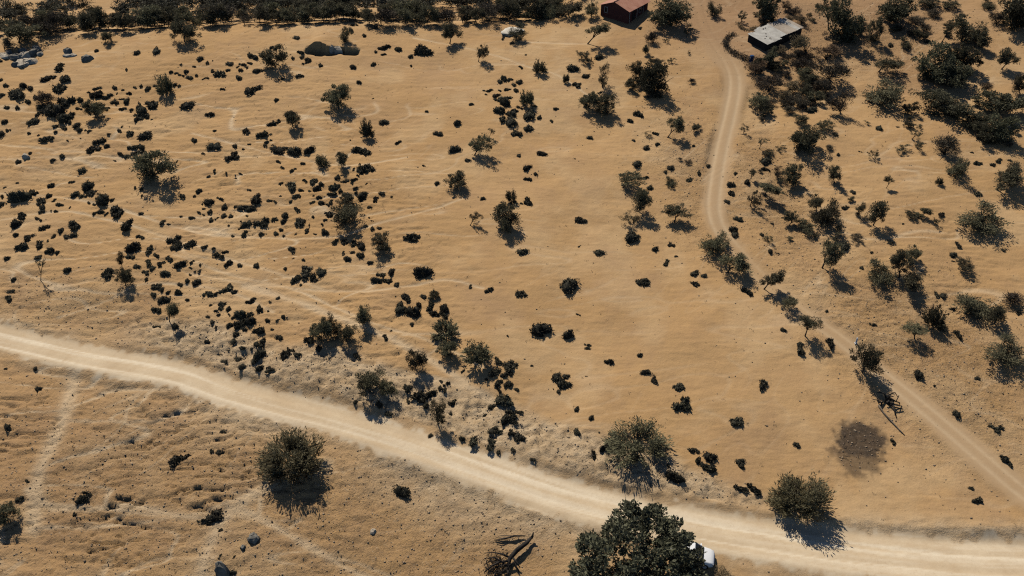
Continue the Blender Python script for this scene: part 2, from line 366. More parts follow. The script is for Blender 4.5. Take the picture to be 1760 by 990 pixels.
    col = ramp_mix(N, Lk, math_(N, Lk, 'MULTIPLY', gr, 0.28), col, (0.26, 0.16, 0.085))
    Lk.new(col, b.inputs['Base Color'])
    def tex(vec, scale, kind='FBM', detail=6, rough=0.7):
        h = N.new('ShaderNodeTexNoise'); h.noise_type = kind; h.inputs['Scale'].default_value = scale; h.inputs['Detail'].default_value = detail; h.inputs['Roughness'].default_value = rough
        Lk.new(vec, h.inputs['Vector']); return h.outputs[0]
    def bump(height, strength, dist, prev=None):
        bp = N.new('ShaderNodeBump'); bp.inputs['Distance'].default_value = dist
        if isinstance(strength, float): bp.inputs['Strength'].default_value = strength
        else: Lk.new(strength, bp.inputs['Strength'])
        Lk.new(height, bp.inputs['Height'])
        if prev is not None: Lk.new(prev, bp.inputs['Normal'])
        return bp.outputs[0]
    sr_n = math_(N, Lk, 'MAXIMUM', math_(N, Lk, 'SUBTRACT', 0.9, math_(N, Lk, 'MAXIMUM', at['road'], at['track'])), 0.12)
    b1 = bump(tex(tc, 2.4), math_(N, Lk, 'MULTIPLY', sr_n, math_(N, Lk, 'MAXIMUM', at['rough'], 0.45)), 0.17)
    stn = math_(N, Lk, 'MAXIMUM', at['stony'], math_(N, Lk, 'MULTIPLY', at['pale'], 0.7))
    b2 = bump(tex(tc, 4.5, 'FBM', 4, 0.8), math_(N, Lk, 'MULTIPLY', math_(N, Lk, 'MAXIMUM', stn, 0.18), sr_n), 0.20, b1)
    mp2 = N.new('ShaderNodeMapping'); mp2.inputs['Scale'].default_value = (0.45, 1.5, 1.0); mp2.inputs['Rotation'].default_value = (0, 0, 0.12); Lk.new(tc, mp2.inputs[0])
    b3 = bump(tex(mp2.outputs[0], 0.9, 'RIDGED_MULTIFRACTAL', 4, 0.6), math_(N, Lk, 'MULTIPLY', sr_n, 0.5), 0.10, b2)
    Lk.new(b3, b.inputs['Normal'])
    return m
MAT = {'soil': ground_material()}
def leaf_mat(name, dark, light, trans=0.12):
    m, N, Lk, b = nmat(name, 0.75)
    a = N.new('ShaderNodeAttribute'); a.attribute_name = 'tint'
    oi = N.new('ShaderNodeObjectInfo')
    c = ramp_mix(N, Lk, a.outputs['Fac'], dark, light)
    hs = N.new('ShaderNodeHueSaturation'); Lk.new(c, hs.inputs['Color'])
    r = N.new('ShaderNodeMapRange'); r.inputs[3].default_value = 0.65; r.inputs[4].default_value = 1.45; Lk.new(oi.outputs['Random'], r.inputs[0]); Lk.new(r.outputs[0], hs.inputs['Value'])
    r2 = N.new('ShaderNodeMapRange'); r2.inputs[3].default_value = 0.485; r2.inputs[4].default_value = 0.515; Lk.new(oi.outputs['Random'], r2.inputs[0]); Lk.new(r2.outputs[0], hs.inputs['Hue'])
    Lk.new(hs.outputs[0], b.inputs['Base Color'])
    t = N.new('ShaderNodeBsdfTranslucent'); Lk.new(hs.outputs[0], t.inputs[0])
    mx = N.new('ShaderNodeMixShader'); mx.inputs[0].default_value = trans
    Lk.new(b.outputs[0], mx.inputs[1]); Lk.new(t.outputs[0], mx.inputs[2]); Lk.new(mx.outputs[0], N['Material Output'].inputs[0])
    return m
MAT['leaf'] = leaf_mat('thorn_foliage', (0.047, 0.045, 0.028), (0.23, 0.205, 0.12), 0.26)
MAT['leaf_green'] = leaf_mat('evergreen_foliage', (0.038, 0.040, 0.025), (0.18, 0.168, 0.098), 0.24)
MAT['leaf_olive'] = leaf_mat('olive_twigs', (0.085, 0.075, 0.042), (0.40, 0.35, 0.20), 0.42)
MAT['leaf_hero'] = leaf_mat('broad_evergreen_foliage', (0.042, 0.047, 0.030), (0.21, 0.20, 0.125), 0.25)
MAT['leaf_grey'] = leaf_mat('dry_grey_brush', (0.060, 0.050, 0.036), (0.16, 0.125, 0.085))
MAT['leaf_brown'] = leaf_mat('dry_brown_brush', (0.13, 0.09, 0.05), (0.33, 0.235, 0.135))
MAT['cushion'] = leaf_mat('cushion_shrub_leaves', (0.032, 0.030, 0.021), (0.18, 0.155, 0.098), 0.12)
MAT['leaf_grove'] = leaf_mat('grove_foliage', (0.045, 0.047, 0.034), (0.20, 0.19, 0.125), 0.2)
def plain(name, c0, c1, scale=3.0, rough=0.85, metal=0.0):
    m, N, Lk, b = nmat(name, rough)
    tc = N.new('ShaderNodeTexCoord').outputs['Object']
    Lk.new(ramp_mix(N, Lk, noise(N, Lk, tc, scale, 5), c0, c1), b.inputs['Base Color']); b.inputs['Metallic'].default_value = metal
    return m
MAT['bark'] = plain('bark', (0.05, 0.038, 0.028), (0.12, 0.09, 0.062))
MAT['deadwood'] = plain('charred_wood', (0.018, 0.016, 0.015), (0.06, 0.05, 0.04), 2.0)
MAT['drywood'] = plain('weathered_wood', (0.11, 0.085, 0.06), (0.24, 0.19, 0.14), 2.0)
MAT['stone'] = plain('limestone', (0.32, 0.26, 0.19), (0.62, 0.54, 0.42), 1.4)
MAT['pebble'] = plain('pebbles', (0.24, 0.16, 0.10), (0.50, 0.38, 0.25), 0.7)
MAT['dark_stone'] = plain('lichen_stone', (0.10, 0.10, 0.09), (0.30, 0.27, 0.22), 1.2)
MAT['slab'] = plain('pale_slab', (0.50, 0.45, 0.36), (0.74, 0.69, 0.59), 0.9)
MAT['red_roof'] = plain('red_roof_sheet', (0.40, 0.18, 0.115), (0.52, 0.27, 0.18), 0.8, 0.6)
MAT['red_wall'] = plain('dark_red_plaster', (0.12, 0.040, 0.030), (0.17, 0.062, 0.045), 1.2)
MAT['pale_trim'] = plain('pale_trim', (0.42, 0.32, 0.25), (0.55, 0.43, 0.33), 2)
MAT['tin'] = plain('weathered_tin', (0.36, 0.335, 0.29), (0.60, 0.57, 0.50), 1.1, 0.55, 0.0)
MAT['tin_rust'] = plain('rust_stained_tin', (0.30, 0.235, 0.17), (0.50, 0.42, 0.33), 0.8, 0.6)
MAT['mud_wall'] = plain('mud_wall', (0.035, 0.028, 0.022), (0.075, 0.055, 0.04), 1.5)
MAT['blue'] = plain('blue_plastic', (0.015, 0.06, 0.16), (0.03, 0.09, 0.22), 2, 0.5)
MAT['white'] = plain('white_paint', (0.78, 0.78, 0.77), (0.84, 0.84, 0.83), 1, 0.3)
MAT['car_paint'] = plain('white_car_paint', (0.80, 0.80, 0.79), (0.84, 0.84, 0.83), 0.5, 0.25)
MAT['glass'] = plain('dark_glass', (0.012, 0.014, 0.016), (0.02, 0.022, 0.025), 1, 0.08)
MAT['rubber'] = plain('rubber', (0.015, 0.015, 0.015), (0.03, 0.03, 0.03), 5, 0.8)
MAT['grey_metal'] = plain('grey_metal', (0.3, 0.3, 0.3), (0.45, 0.45, 0.45), 5, 0.4)
MAT['red_lens'] = plain('red_lens', (0.25, 0.01, 0.01), (0.35, 0.02, 0.015), 5, 0.2)

# ------------------------------------------------------------------ ground, road, track meshes (cut out of one relief grid)
nyv, nxv = shp
idx = np.arange(nyv*nxv).reshape(shp)
quads = np.stack([idx[:-1, :-1], idx[:-1, 1:], idx[1:, 1:], idx[1:, :-1]], -1).reshape(-1, 4)
Vall = np.stack([gx, gy, Z], -1)
fr = M['road'][quads].mean(1) > 0.5; ft = (M['track'][quads].mean(1) > 0.5) & ~fr
for name, sel in (('ground', ~fr & ~ft), ('dirt_road', fr), ('dirt_track', ft)):
    q = quads[sel]; used, inv = np.unique(q, return_inverse=True)
    me = mesh_from(name, Vall[used], inv.reshape(-1, 4), MAT['soil'], smooth=True)
    vv = Vall[used][inv.reshape(-1, 4)]; nn = np.cross(vv[:, 2]-vv[:, 0], vv[:, 3]-vv[:, 1]); nn /= np.linalg.norm(nn, axis=1, keepdims=True)+1e-9
    fc = vv.mean(1); me.polygons.foreach_set('use_smooth', (np.abs(nn[:, 2]) > 0.6) | (np.hypot(fc[:, 0]-pc[2, 0], fc[:, 1]-pc[2, 1]) > 9))   # the pit's cut faces stay crisp
    for k in M:
        a = me.attributes.new('m_'+k, 'FLOAT', 'POINT'); a.data.foreach_set('value', M[k][used].astype(np.float32))
    o = add(name, me); o['kind'] = 'structure'
tag(bpy.data.objects['dirt_road'], 'pale dirt road running from the left edge to the lower right')
tag(bpy.data.objects['dirt_track'], 'narrow dirt track winding from the huts down to the right edge')

# ------------------------------------------------------------------ foliage mesh generators (unit size)
def leaf_cards(Cn, size, aspect=0.45, up=0.0, out=None, jit=0.35):
    """one small pointed quad per centre; returns V, F, tint"""
    n = len(Cn)
    d = RNG.normal(size=(n, 3))
    if out is not None: d = d*0.55 + out*1.0
    d[:, 2] += up
    d /= np.linalg.norm(d, axis=1, keepdims=True)+1e-9
    r = RNG.normal(size=(n, 3)); sx = np.cross(d, r); sx /= np.linalg.norm(sx, axis=1, keepdims=True)+1e-9
    L = size*(1+jit*RNG.normal(size=(n, 1))).clip(0.35, 2.2); W = L*aspect
    V = np.stack([Cn-d*L*0.5, Cn+sx*W*0.5, Cn+d*L*0.5, Cn-sx*W*0.5], 1).reshape(-1, 3)
    F = np.arange(4*n).reshape(n, 4)
    tint = np.repeat(np.clip(RNG.beta(2, 2.6, n), 0, 1), 4)
    return V, F, tint
def ball(n):
    p = RNG.normal(size=(n, 3)); p /= np.linalg.norm(p, axis=1, keepdims=True)+1e-9
    return p
def crown(kind, n_cl, n_leaf, leaf, cl_r, flat=0.0, hollow=0.35, up=0.3, aspect=0.5, seed=0):
    """leaf clumps spread through a unit ball"""
    g = np.random.default_rng(seed*13+n_cl); nl = 1 if kind == 'hero' else int(g.integers(4, 7))
    lc = ball(nl)*0.5*(nl > 1); lc[:, 2] = lc[:, 2]*0.8+0.05; lr = 0.40+0.28*g.random(nl) if nl > 1 else np.array([1.0])
    wh = g.choice(nl, n_cl, p=lr**2/(lr**2).sum())
    cs = lc[wh] + ball(n_cl)*(hollow+(1-hollow)*RNG.random((n_cl, 1))**0.6)*np.maximum(lr[wh]-cl_r*0.45, 0.1)[:, None]
    stray = RNG.random(n_cl) < (0.10 if nl > 1 else 0.0)
    cs[stray] *= 1.22
    lob = 1+(0.12 if nl > 1 else 0.05)*np.sin(np.arctan2(cs[:, 1], cs[:, 0])*3+seed)
    cs[:, :2] *= lob[:, None]
    if flat: cs[:, 2] = np.where(cs[:, 2] < 0, cs[:, 2]*(1-flat), cs[:, 2])
    per = RNG.dirichlet(np.ones(n_cl)*4)*n_leaf
    P = []; O = []
    for c, k in zip(cs, per.astype(int)):
        b = ball(k); rr = cl_r*(0.6+0.7*RNG.random())
        P.append(c+b*rr*RNG.random((k, 1))**0.45*np.array([1, 1, 0.8])); O.append(b*0.8+c*0.6)
    P = np.concatenate(P); O = np.concatenate(O)
    rr = np.linalg.norm(P, axis=1); P /= np.percentile(rr, 93 if kind != 'hero' else 97)
    return leaf_cards(P, leaf, aspect, up, O)
def twig_crown(n_tw, n_leaf, leaf, spread=1.0, aspect=0.35, n_stem=13):
    """broom of twigs gathered on a few stems, leaves along the outer part: unit radius, z -1..1"""
    P = []; O = []
    stems = []
    for i in range(n_stem):
        az = 2*math.pi*(i+0.8*RNG.random())/n_stem*2.0; e = ((i+0.5)/n_stem)**0.7
        stems.append((az, e, 0.78+0.34*RNG.random()))
    for i in range(n_tw):
        az, e, ln = stems[int(RNG.integers(n_stem))]
        az += RNG.normal()*0.30; e = float(np.clip(e+RNG.normal()*0.13, 0.02, 1.0)); ln *= 0.72+0.36*RNG.random()
        r = spread*ln*math.sqrt(max(0.02, 1-e*e*0.85))
        end = np.array([math.cos(az)*r, math.sin(az)*r, -0.8+1.75*e*ln])
        st = np.array([0.22*math.cos(az), 0.22*math.sin(az), -1.0])
        mid = (st+end)/2+np.array([0, 0, 0.22])+RNG.normal(size=3)*0.06
        k = n_leaf//n_tw; t = (0.28+0.74*RNG.random(k)**0.65)[:, None]
        p = st*(1-t)**2+2*mid*t*(1-t)+end*t*t
        d = 2*(1-t)*(mid-st)+2*t*(end-mid); d /= np.linalg.norm(d, axis=1, keepdims=True)
        P.append(p+RNG.normal(size=(k, 3))*0.045*(0.4+t)); O.append(d*1.7)
    return leaf_cards(np.concatenate(P), leaf, aspect, 0.15, np.concatenate(O))
def trunk_mesh(name, kind, n_limb, seed):
    """foot at the origin, limbs reach into a unit crown whose centre is at z=1"""
    r = random.Random(seed); mb = MB()
    bend = (r.uniform(-.12, .12), r.uniform(-.12, .12))
    fork = r.uniform(0.35, 0.55) if kind != 'multi' else 0.06
    base = [(0, 0, -0.12), (bend[0]*0.5, bend[1]*0.5, fork*0.5), (bend[0], bend[1], fork)]
    mb.tube(base, [0.085, 0.062, 0.052], 7)
    for i in range(n_limb):
        a = 2*math.pi*i/n_limb + r.uniform(-.4, .4); rr = r.uniform(0.4, 0.85); h = r.uniform(0.9, 1.45)
        e = (bend[0]+math.cos(a)*rr, bend[1]+math.sin(a)*rr, h)
        m = (bend[0]+math.cos(a)*rr*0.42, bend[1]+math.sin(a)*rr*0.42, fork+(h-fork)*0.5+r.uniform(-.05, .08))
        mb.tube([(bend[0], bend[1], fork-0.03), m, e], [0.042, 0.028, 0.010], 5)
        for q in range(2):
            a2 = a+r.uniform(-.9, .9); l = r.uniform(.2, .4)
            mb.tube([m, (m[0]+math.cos(a2)*l, m[1]+math.sin(a2)*l, m[2]+r.uniform(.1, .35))], [0.018, 0.006], 4)
    return mb.mesh(name, MAT['bark'], True)
def CM(name, vft, mat): return mesh_from(name, vft[0], vft[1], MAT[mat], vft[2])
CROWN = {'r': [], 'w': [], 's': [], 'p': [], 'c': [], 'b': [], 'd': [], 'n': []}
for i in range(4):
    CROWN['r'].append(CM('round_crown', crown('r', 70, 5200, 0.13, 0.24, 0.0, 0.15, 0.35, 0.30, seed=i), 'leaf'))
    CROWN['w'].append(CM('windswept_crown', crown('w', 60, 4800, 0.12, 0.23, 0.25, 0.2, 0.25, 0.30, seed=i+5), 'leaf'))
    CROWN['d'].append(CM('dense_crown', crown('d', 120, 9000, 0.09, 0.20, 0.1, 0.2, 0.2, 0.45, seed=i+9), 'leaf_green'))
for i in range(3):
    CROWN['s'].append(CM('spiky_crown', twig_crown(110, 3600, 0.16), 'leaf'))
    CROWN['p'].append(CM('sparse_crown', crown('p', 30, 2000, 0.12, 0.22, 0.3, 0.3, 0.4, 0.25, seed=i), 'leaf'))
    CROWN['c'].append(CM('oval_crown', crown('c', 60, 5200, 0.12, 0.26, 0.0, 0.15, 0.9, 0.28, seed=i), 'leaf'))
    CROWN['b'].append(CM('brush_crown', crown('b', 40, 3200, 0.14, 0.32, 0.5, 0.3, 0.7, 0.22, seed=i), 'leaf_grey'))
    CROWN['n'].append(CM('brown_brush_crown', crown('n', 40, 3000, 0.15, 0.32, 0.5, 0.3, 0.6, 0.22, seed=i), 'leaf_brown'))
TRUNK = {'one': [trunk_mesh('trunk', 'one', 5, i) for i in range(4)], 'multi': [trunk_mesh('stems', 'multi', 7, 20+i) for i in range(3)]}

def cushion(n_lump, n_leaf, seed):
    """low cushion shrub: lumpy dome packed with short leaves, unit radius"""
    r = random.Random(seed); V = []; F = []; T = []; LC = []; LO = []
    lumps = [((0, 0), 1.0)] if n_lump == 1 else []
    if n_lump > 1:
        for i in range(n_lump):
            a = r.uniform(0, 6.28); q = r.uniform(0.15, 0.62); lumps.append(((math.cos(a)*q, math.sin(a)*q), r.uniform(0.34, 0.58)))
    nu, nv = 11, 5; n0 = 0
    for (cx, cy), R0 in lumps:
        ph = [r.uniform(0, 6.28) for _ in range(4)]
        def rad(a, e): return R0*(0.80+0.17*math.sin(2*a+ph[0])+0.13*math.sin(3*a+ph[1]+2*e)+0.09*math.sin(5*a+ph[2]+3*e))
        hz = r.uniform(0.55, 0.95)
        for j in range(nv):
            e = (j/(nv-1))*1.5-0.10
            for i in range(nu):
                a = 2*math.pi*i/nu; q = rad(a, e)*0.9
                V.append((cx+math.cos(a)*math.cos(e)*q, cy+math.sin(a)*math.cos(e)*q, math.sin(e)*q*hz)); T.append(0.05)
        for j in range(nv-1):
            for i in range(nu): F.append((n0+j*nu+i, n0+j*nu+(i+1) % nu, n0+(j+1)*nu+(i+1) % nu, n0+(j+1)*nu+i))
        n0 += nu*nv
        k = max(30, int(n_leaf*R0*R0/sum(l[1]**2 for l in lumps)))
        for _ in range(k):
            a = r.uniform(0, 6.28); e = math.asin(r.uniform(0.0, 1.0)); q = rad(a, e)*r.uniform(0.88, 1.05)
            d = (math.cos(a)*math.cos(e), math.sin(a)*math.cos(e), math.sin(e))
            LC.append((cx+d[0]*q, cy+d[1]*q, d[2]*q*hz)); LO.append(d)
    lv, lf, lt = leaf_cards(np.array(LC), 0.18, 0.45, 0.25, np.array(LO)*0.9, 0.5)
    A = np.concatenate([np.array(V), lv]); k = 1.02/np.percentile(np.hypot(A[:, 0], A[:, 1]), 94); A *= np.array([k, k, 0.5+0.5*k])
    return A, np.concatenate([np.array(F), lf+len(V)]), np.concatenate([np.array(T), lt])
CUSH_RAW = [cushion(1, 330, i) for i in range(4)] + [cushion(2, 360, 40+i) for i in range(4)] + [cushion(3, 420, 10+i) for i in range(5)] + [cushion(5, 460, 20+i) for i in range(6)]
CUSH = [CM('cushion_shrub', c, 'cushion') for c in CUSH_RAW]

# ------------------------------------------------------------------ buildings
def obj_mb(name, mb, mat, parent=None, smooth=False): return add(name, mb.mesh(name, MAT[mat], smooth), parent)
def V3(p): return Vector((float(p[0]), float(p[1]), float(p[2])))

# --- red-roofed house: gable end faces the left front
hc = gp(1079, 41.5)
hu = Vector((-0.80, 0.60, 0)); hv = Vector((0.60, 0.80, 0)); HU, HV = 5.2, 6.2
h0 = min(hc.z, gp(1036, 30).z)
house = empty('red_house', (hc.x, hc.y, h0))
def hp(u, v, z): p = hu*u + hv*v; return (p.x, p.y, z)
def slab(mb, u0, u1, v0, v1, z0, z1):
    mb.hexa([hp(u0, v0, z0), hp(u1, v0, z0), hp(u1, v1, z0), hp(u0, v1, z0), hp(u0, v0, z1), hp(u1, v0, z1), hp(u1, v1, z1), hp(u0, v1, z1)])
WH, RH = 2.1, 0.95
mb = MB()
mb.poly([hp(0, 0, -1.2), hp(HU, 0, -1.2), hp(HU, 0, WH), hp(HU/2, 0, WH+RH), hp(0, 0, WH), hp(0, HV, -1.2), hp(HU, HV, -1.2), hp(HU, HV, WH), hp(HU/2, HV, WH+RH), hp(0, HV, WH)],
        [(0, 1, 2, 3, 4), (9, 8, 7, 6, 5), (0, 4, 9, 5), (1, 6, 7, 2), (4, 3, 8, 9), (3, 2, 7, 8)])
obj_mb('wall', mb, 'red_wall', house)
for side in (0, 1):                                    # corrugated roof sheets, each a part
    n = 7
    for i in range(n):
        v0 = -0.3+(HV+0.6)*i/n; v1 = -0.3+(HV+0.6)*(i+1)/n
        mb = MB(); vs = []; k = 6
        for j in range(k+1):
            v = v0+(v1-v0)*j/k*1.02; dz = 0.035*(j % 2)+0.012*(i % 2)
            for (u, z) in ((-0.35, WH-RH*0.35/(HU/2)+0.06), (HU/2, WH+RH+0.06)):
                uu = u if side == 0 else HU-u
                vs += [hp(uu, v, z+dz), hp(uu, v, z+dz+0.03)]
        fs = []
        for j in range(k):
            a, b2 = j*4, (j+1)*4
            fs += [(a+1, a+3, b2+3, b2+1), (a, b2, b2+2, a+2), (a, a+1, b2+1, b2), (a+2, b2+2, b2+3, a+3)]
        mb.poly(vs, fs); obj_mb('roof_sheet', mb, 'red_roof', house)
mb = MB(); mb.tube([hp(HU/2, -0.32, WH+RH+0.13), hp(HU/2, HV+0.32, WH+RH+0.13)], [0.09, 0.09], 6); obj_mb('ridge_cap', mb, 'red_roof', house)
mb = MB(); slab(mb, 3.9, 4.5, -0.05, 0.02, 1.0, 2.0); w = obj_mb('window', mb, 'pale_trim', house)
mb = MB(); slab(mb, 4.0, 4.4, -0.065, -0.052, 1.1, 1.9); obj_mb('pane', mb, 'glass', w)
mb = MB(); slab(mb, -0.06, 0.02, 1.2, 2.1, -0.3, 1.8); dd = obj_mb('door', mb, 'deadwood', house)
mb = MB(); slab(mb, -0.085, -0.062, 2.0, 2.05, 0.7, 0.85); obj_mb('door_handle', mb, 'grey_metal', dd)
for v in (0.25, 2.6, 4.6):
    mb = MB(); slab(mb, -0.10, -0.02, v, v+0.10, -0.6, 2.1); obj_mb('post', mb, 'pale_trim', house)
mb = MB(); slab(mb, -0.05, 0.02, 3.3, 4.1, 0.9, 1.7); w = obj_mb('window', mb, 'pale_trim', house)
mb = MB(); slab(mb, -0.065, -0.052, 3.4, 4.0, 1.0, 1.6); obj_mb('pane', mb, 'glass', w)
tag(house, 'small dark red house with a salmon red pitched roof', 'house')

# --- metal-roofed shed, roof follows the slope
LIFT = 1.35
sB, sL, sR = gp(1319, 77, LIFT), gp(1284, 57, LIFT), gp(1385, 49, LIFT)
shed = empty('metal_roofed_shed', (sB.x, sB.y, sB.z-LIFT))
ev = sR-sB; eu = sL-sB; eu = eu - ev*(eu.dot(ev)/ev.length_squared)*0.75
def sp(a, b, dz): p = eu*a + ev*b; return (p.x, p.y, p.z+LIFT+dz)
n = 11
for i in range(n):
    b0, b1 = i/n, (i+1)/n+0.008
    a0 = 0.0 if i < 4 else 0.10
    a1 = 1.0 + (0.05 if i % 3 == 0 else 0) + (-0.10 if i < 2 else 0)
    vs = []; k = 6; tz = random.uniform(-0.03, 0.03)
    for j in range(k+1):
        b = b0+(b1-b0)*j/k; dz = 0.07*(j % 2)+0.03*(i % 2)+tz
        for a in (a0-0.03*random.random(), a1): vs += [sp(a, b, dz), sp(a, b, dz+0.025)]
    fs = []
    for j in range(k):
        p, q = j*4, (j+1)*4
        fs += [(p+1, p+3, q+3, q+1), (p, q, q+2, p+2), (p, p+1, q+1, q), (p+2, q+2, q+3, p+3)]
    mb = MB(); mb.poly(vs, fs); obj_mb('roof_sheet', mb, 'tin' if i < 5 or i % 4 == 1 else 'tin_rust', shed)
def wall_seg(a0, b0, a1, b1, th=0.12):
    mb = MB(); p0, p1 = Vector(sp(a0, b0, -0.06)), Vector(sp(a1, b1, -0.06)); d = (p1-p0).normalized(); nrm = Vector((-d.y, d.x, 0))*th
    D = Vector((0, 0, LIFT+0.9))
    mb.hexa([p0-D, p1-D, p1-D+nrm, p0-D+nrm, p0, p1, p1+nrm, p0+nrm]); obj_mb('wall', mb, 'mud_wall', shed)
wall_seg(0.12, 0.03, 0.12, 0.97); wall_seg(0.13, 0.98, 0.96, 0.98); wall_seg(0.96, 0.96, 0.96, 0.04); wall_seg(0.95, 0.03, 0.14, 0.03)
for k in range(7):
    a, b = random.uniform(0.2, 0.95), random.uniform(0.02, 0.42)
    mb = MB(); p = Vector(sp(a, b, 0.1)); r = random.uniform(0.10, 0.2)
    mb.tube([p+Vector((0, 0, -r*0.6)), p, p+Vector((0.02, 0, r*0.6))], [r*0.7, r, r*0.4], 6); obj_mb('roof_stone', mb, 'stone', shed)
tag(shed, 'low dark shed under a pale sloping roof of corrugated metal sheets', 'shed')

# --- dry brush fences
def brush_fence(name, pts, h, wd, n, mat, label):
    l3 = np.array([list(gp(*p)) for p in spline(pts, 6)])
    seg = np.cumsum(np.r_[0, np.hypot(*np.diff(l3[:, :2], axis=0).T)])
    s = RNG.random(n)*seg[-1]; P = np.stack([np.interp(s, seg, l3[:, k]) for k in range(3)], -1)
    P[:, :2] += RNG.normal(size=(n, 2))*wd*0.4; hh = RNG.random(n)**0.7*h*(0.75+0.5*vnoise(s/1.3, s*0, 3)); P[:, 2] += hh
    V, F, T = leaf_cards(P, 0.42, 0.13, 0.25)
    o0 = l3[0]; o = add(name, mesh_from(name, V-o0, F, MAT[mat], T), None, o0); return tag(o, label, 'fence')
brush_fence('brush_fence', [(1262, 60), (1251, 66), (1247, 78), (1254, 88), (1272, 99), (1300, 109), (1325, 119), (1345, 122)], 1.1, 0.7, 2600, 'leaf_grey', 'curved dry brush fence closing the pen below the metal-roofed shed')
brush_fence('brush_fence', [(1268, 40), (1276, 50), (1290, 52), (1300, 48)], 0.7, 0.5, 500, 'leaf_brown', 'short dry brush fence at the upper left corner of the metal-roofed shed')

# --- blue barrel by the pen
bp_ = gp(1291, 106)
bar = empty('blue_barrel', bp_); bar.rotation_euler = (0, 0, 0.4)
mb = MB(); mb.tube([(0, 0, -0.1), (0, 0, 0.02), (0, 0, 0.3), (0, 0, 0.34), (0, 0, 0.62), (0, 0, 0.66), (0, 0, 0.92), (0, 0, 0.95)], [0.28, 0.30, 0.30, 0.325, 0.325, 0.30, 0.30, 0.27], 14); obj_mb('drum', mb, 'blue', bar)
mb = MB(); mb.tube([(0, 0, 0.945), (0, 0, 0.985)], [0.26, 0.26], 14); obj_mb('lid', mb, 'blue', bar)
tag(bar, 'blue plastic barrel at the brush fence of the pen', 'barrel')

# --- pale slab near the crest
def boulder(name, loc, dims, mat, seed, parent=None, rz=0.0, flat=0.6):
    r = np.random.default_rng(seed); nu, nv = 9, 5; V = []; F = []
    ph = r.random(6)*6.28
    for j in range(nv):
        e = -0.5+2.05*j/(nv-1)
        for i in range(nu):
            a = 2*math.pi*i/nu; q = 1+0.18*math.sin(2*a+ph[0])+0.12*math.sin(3*a+ph[1]+e*2)+0.10*r.normal()
            V.append((math.cos(a)*math.cos(e)**flat*q*dims[0]/2 if e < 1.56 else 0, math.sin(a)*max(math.cos(e), 0)**flat*q*dims[1]/2, math.sin(e)*dims[2]*(1+0.08*r.normal())))
    for j in range(nv-1):
        for i in range(nu): F.append((j*nu+i, j*nu+(i+1) % nu, (j+1)*nu+(i+1) % nu, (j+1)*nu+i))
    F.append(tuple((nv-1)*nu+i for i in range(nu)))
    return add(name, mesh_from(name, V, F, MAT[mat]), parent, loc, (0, 0, rz))
p = gp(880, 54)
tag(boulder('stone_slab', p, (3.6, 3.2, 0.3), 'slab', 3, None, 0.3, 0.25), 'flat white stone slab lying near the crest behind a small tree', 'rock')
# --- outcrop and boulders at the upper left
oc = gp(42, 106); out = empty('rock_outcrop', oc)
for i, (u, v, w, d, h, m) in enumerate([(28, 100, 2.4, 1.6, .7, 'dark_stone'), (46, 97, 2.8, 1.5, .8, 'stone'), (60, 92, 2.0, 1.3, .9, 'dark_stone'), (36, 108, 3.0, 1.4, .5, 'stone'), (52, 106, 2.6, 1.5, .6, 'stone'),
        (27, 112, 1.1, .9, .6, 'dark_stone'), (46, 111, 1.4, .9, .4, 'stone'), (69, 94, 1.0, .9, .5, 'stone'), (8, 96, 2.4, 1.3, .5, 'stone'), (64, 86, 1.6, 1.0, .8, 'dark_stone'), (40, 90, 1.6, 1.0, .7, 'dark_stone'), (16, 92, 1.4, .9, .6, 'dark_stone')]):
    q = gp(u, v); boulder('boulder', (q.x-oc.x, q.y-oc.y, q.z-oc.z-0.05), (w, d, h), m, 30+i, out, i*0.7)
tag(out, 'pale and dark rock outcrop of tumbled boulders on the upper left slope', 'rocks')
for u, v, w, d, h, m, lab in [(118, 92, 1.5, 1.2, 1.0, 'dark_stone', 'upright dark boulder beside the pale rock outcrop'), (120, 96, 2.4, 1.0, .4, 'stone', 'long pale flat stone at the foot of the upright dark boulder'),
        (150, 102, 1.8, 1.1, .7, 'dark_stone', 'low grey boulder right of the upright dark boulder'), (580, 88, 1.6, 1.1, .8, 'stone', 'grey boulder at the right end of the dark pit'), (571, 87, .6, .8, .9, 'stone', 'narrow upright grey stone inside the dark pit'),
        (382, 985, 1.3, 1.1, 1.5, 'dark_stone', 'pointed dark boulder at the bottom edge below the road'), (436, 926, 1.2, .9, .6, 'dark_stone', 'dark notched boulder on the goat path below the road'), (641, 914, .7, .5, .3, 'stone', 'small pale stone in the gravel below the road'),
        (418, 942, .5, .5, .35, 'dark_stone', 'small dark stone just left below the dark notched boulder'), (44, 270, 1.1, .7, .5, 'stone', 'pale stone beside the left edge shrubs mid slope')]:
    q = gp(u, v); tag(boulder('boulder', (q.x, q.y, q.z-0.05), (w, d, h), m, int(u+v), None, u*0.13), lab, 'rock', 'boulders on the slope')
# --- white marker post beside the track
q = gp(1471, 590); mb = MB(); mb.tube([(0, 0, -0.1), (0, 0, 0.7), (0, 0, 0.74)], [0.09, 0.085, 0.05], 8); mb.box((-0.13, -0.13, -0.08), (0.13, 0.13, 0.06))
tag(add('marker_post', mb.mesh('marker_post', MAT['white']), None, q), 'short white marker post at the edge of the side track', 'post')

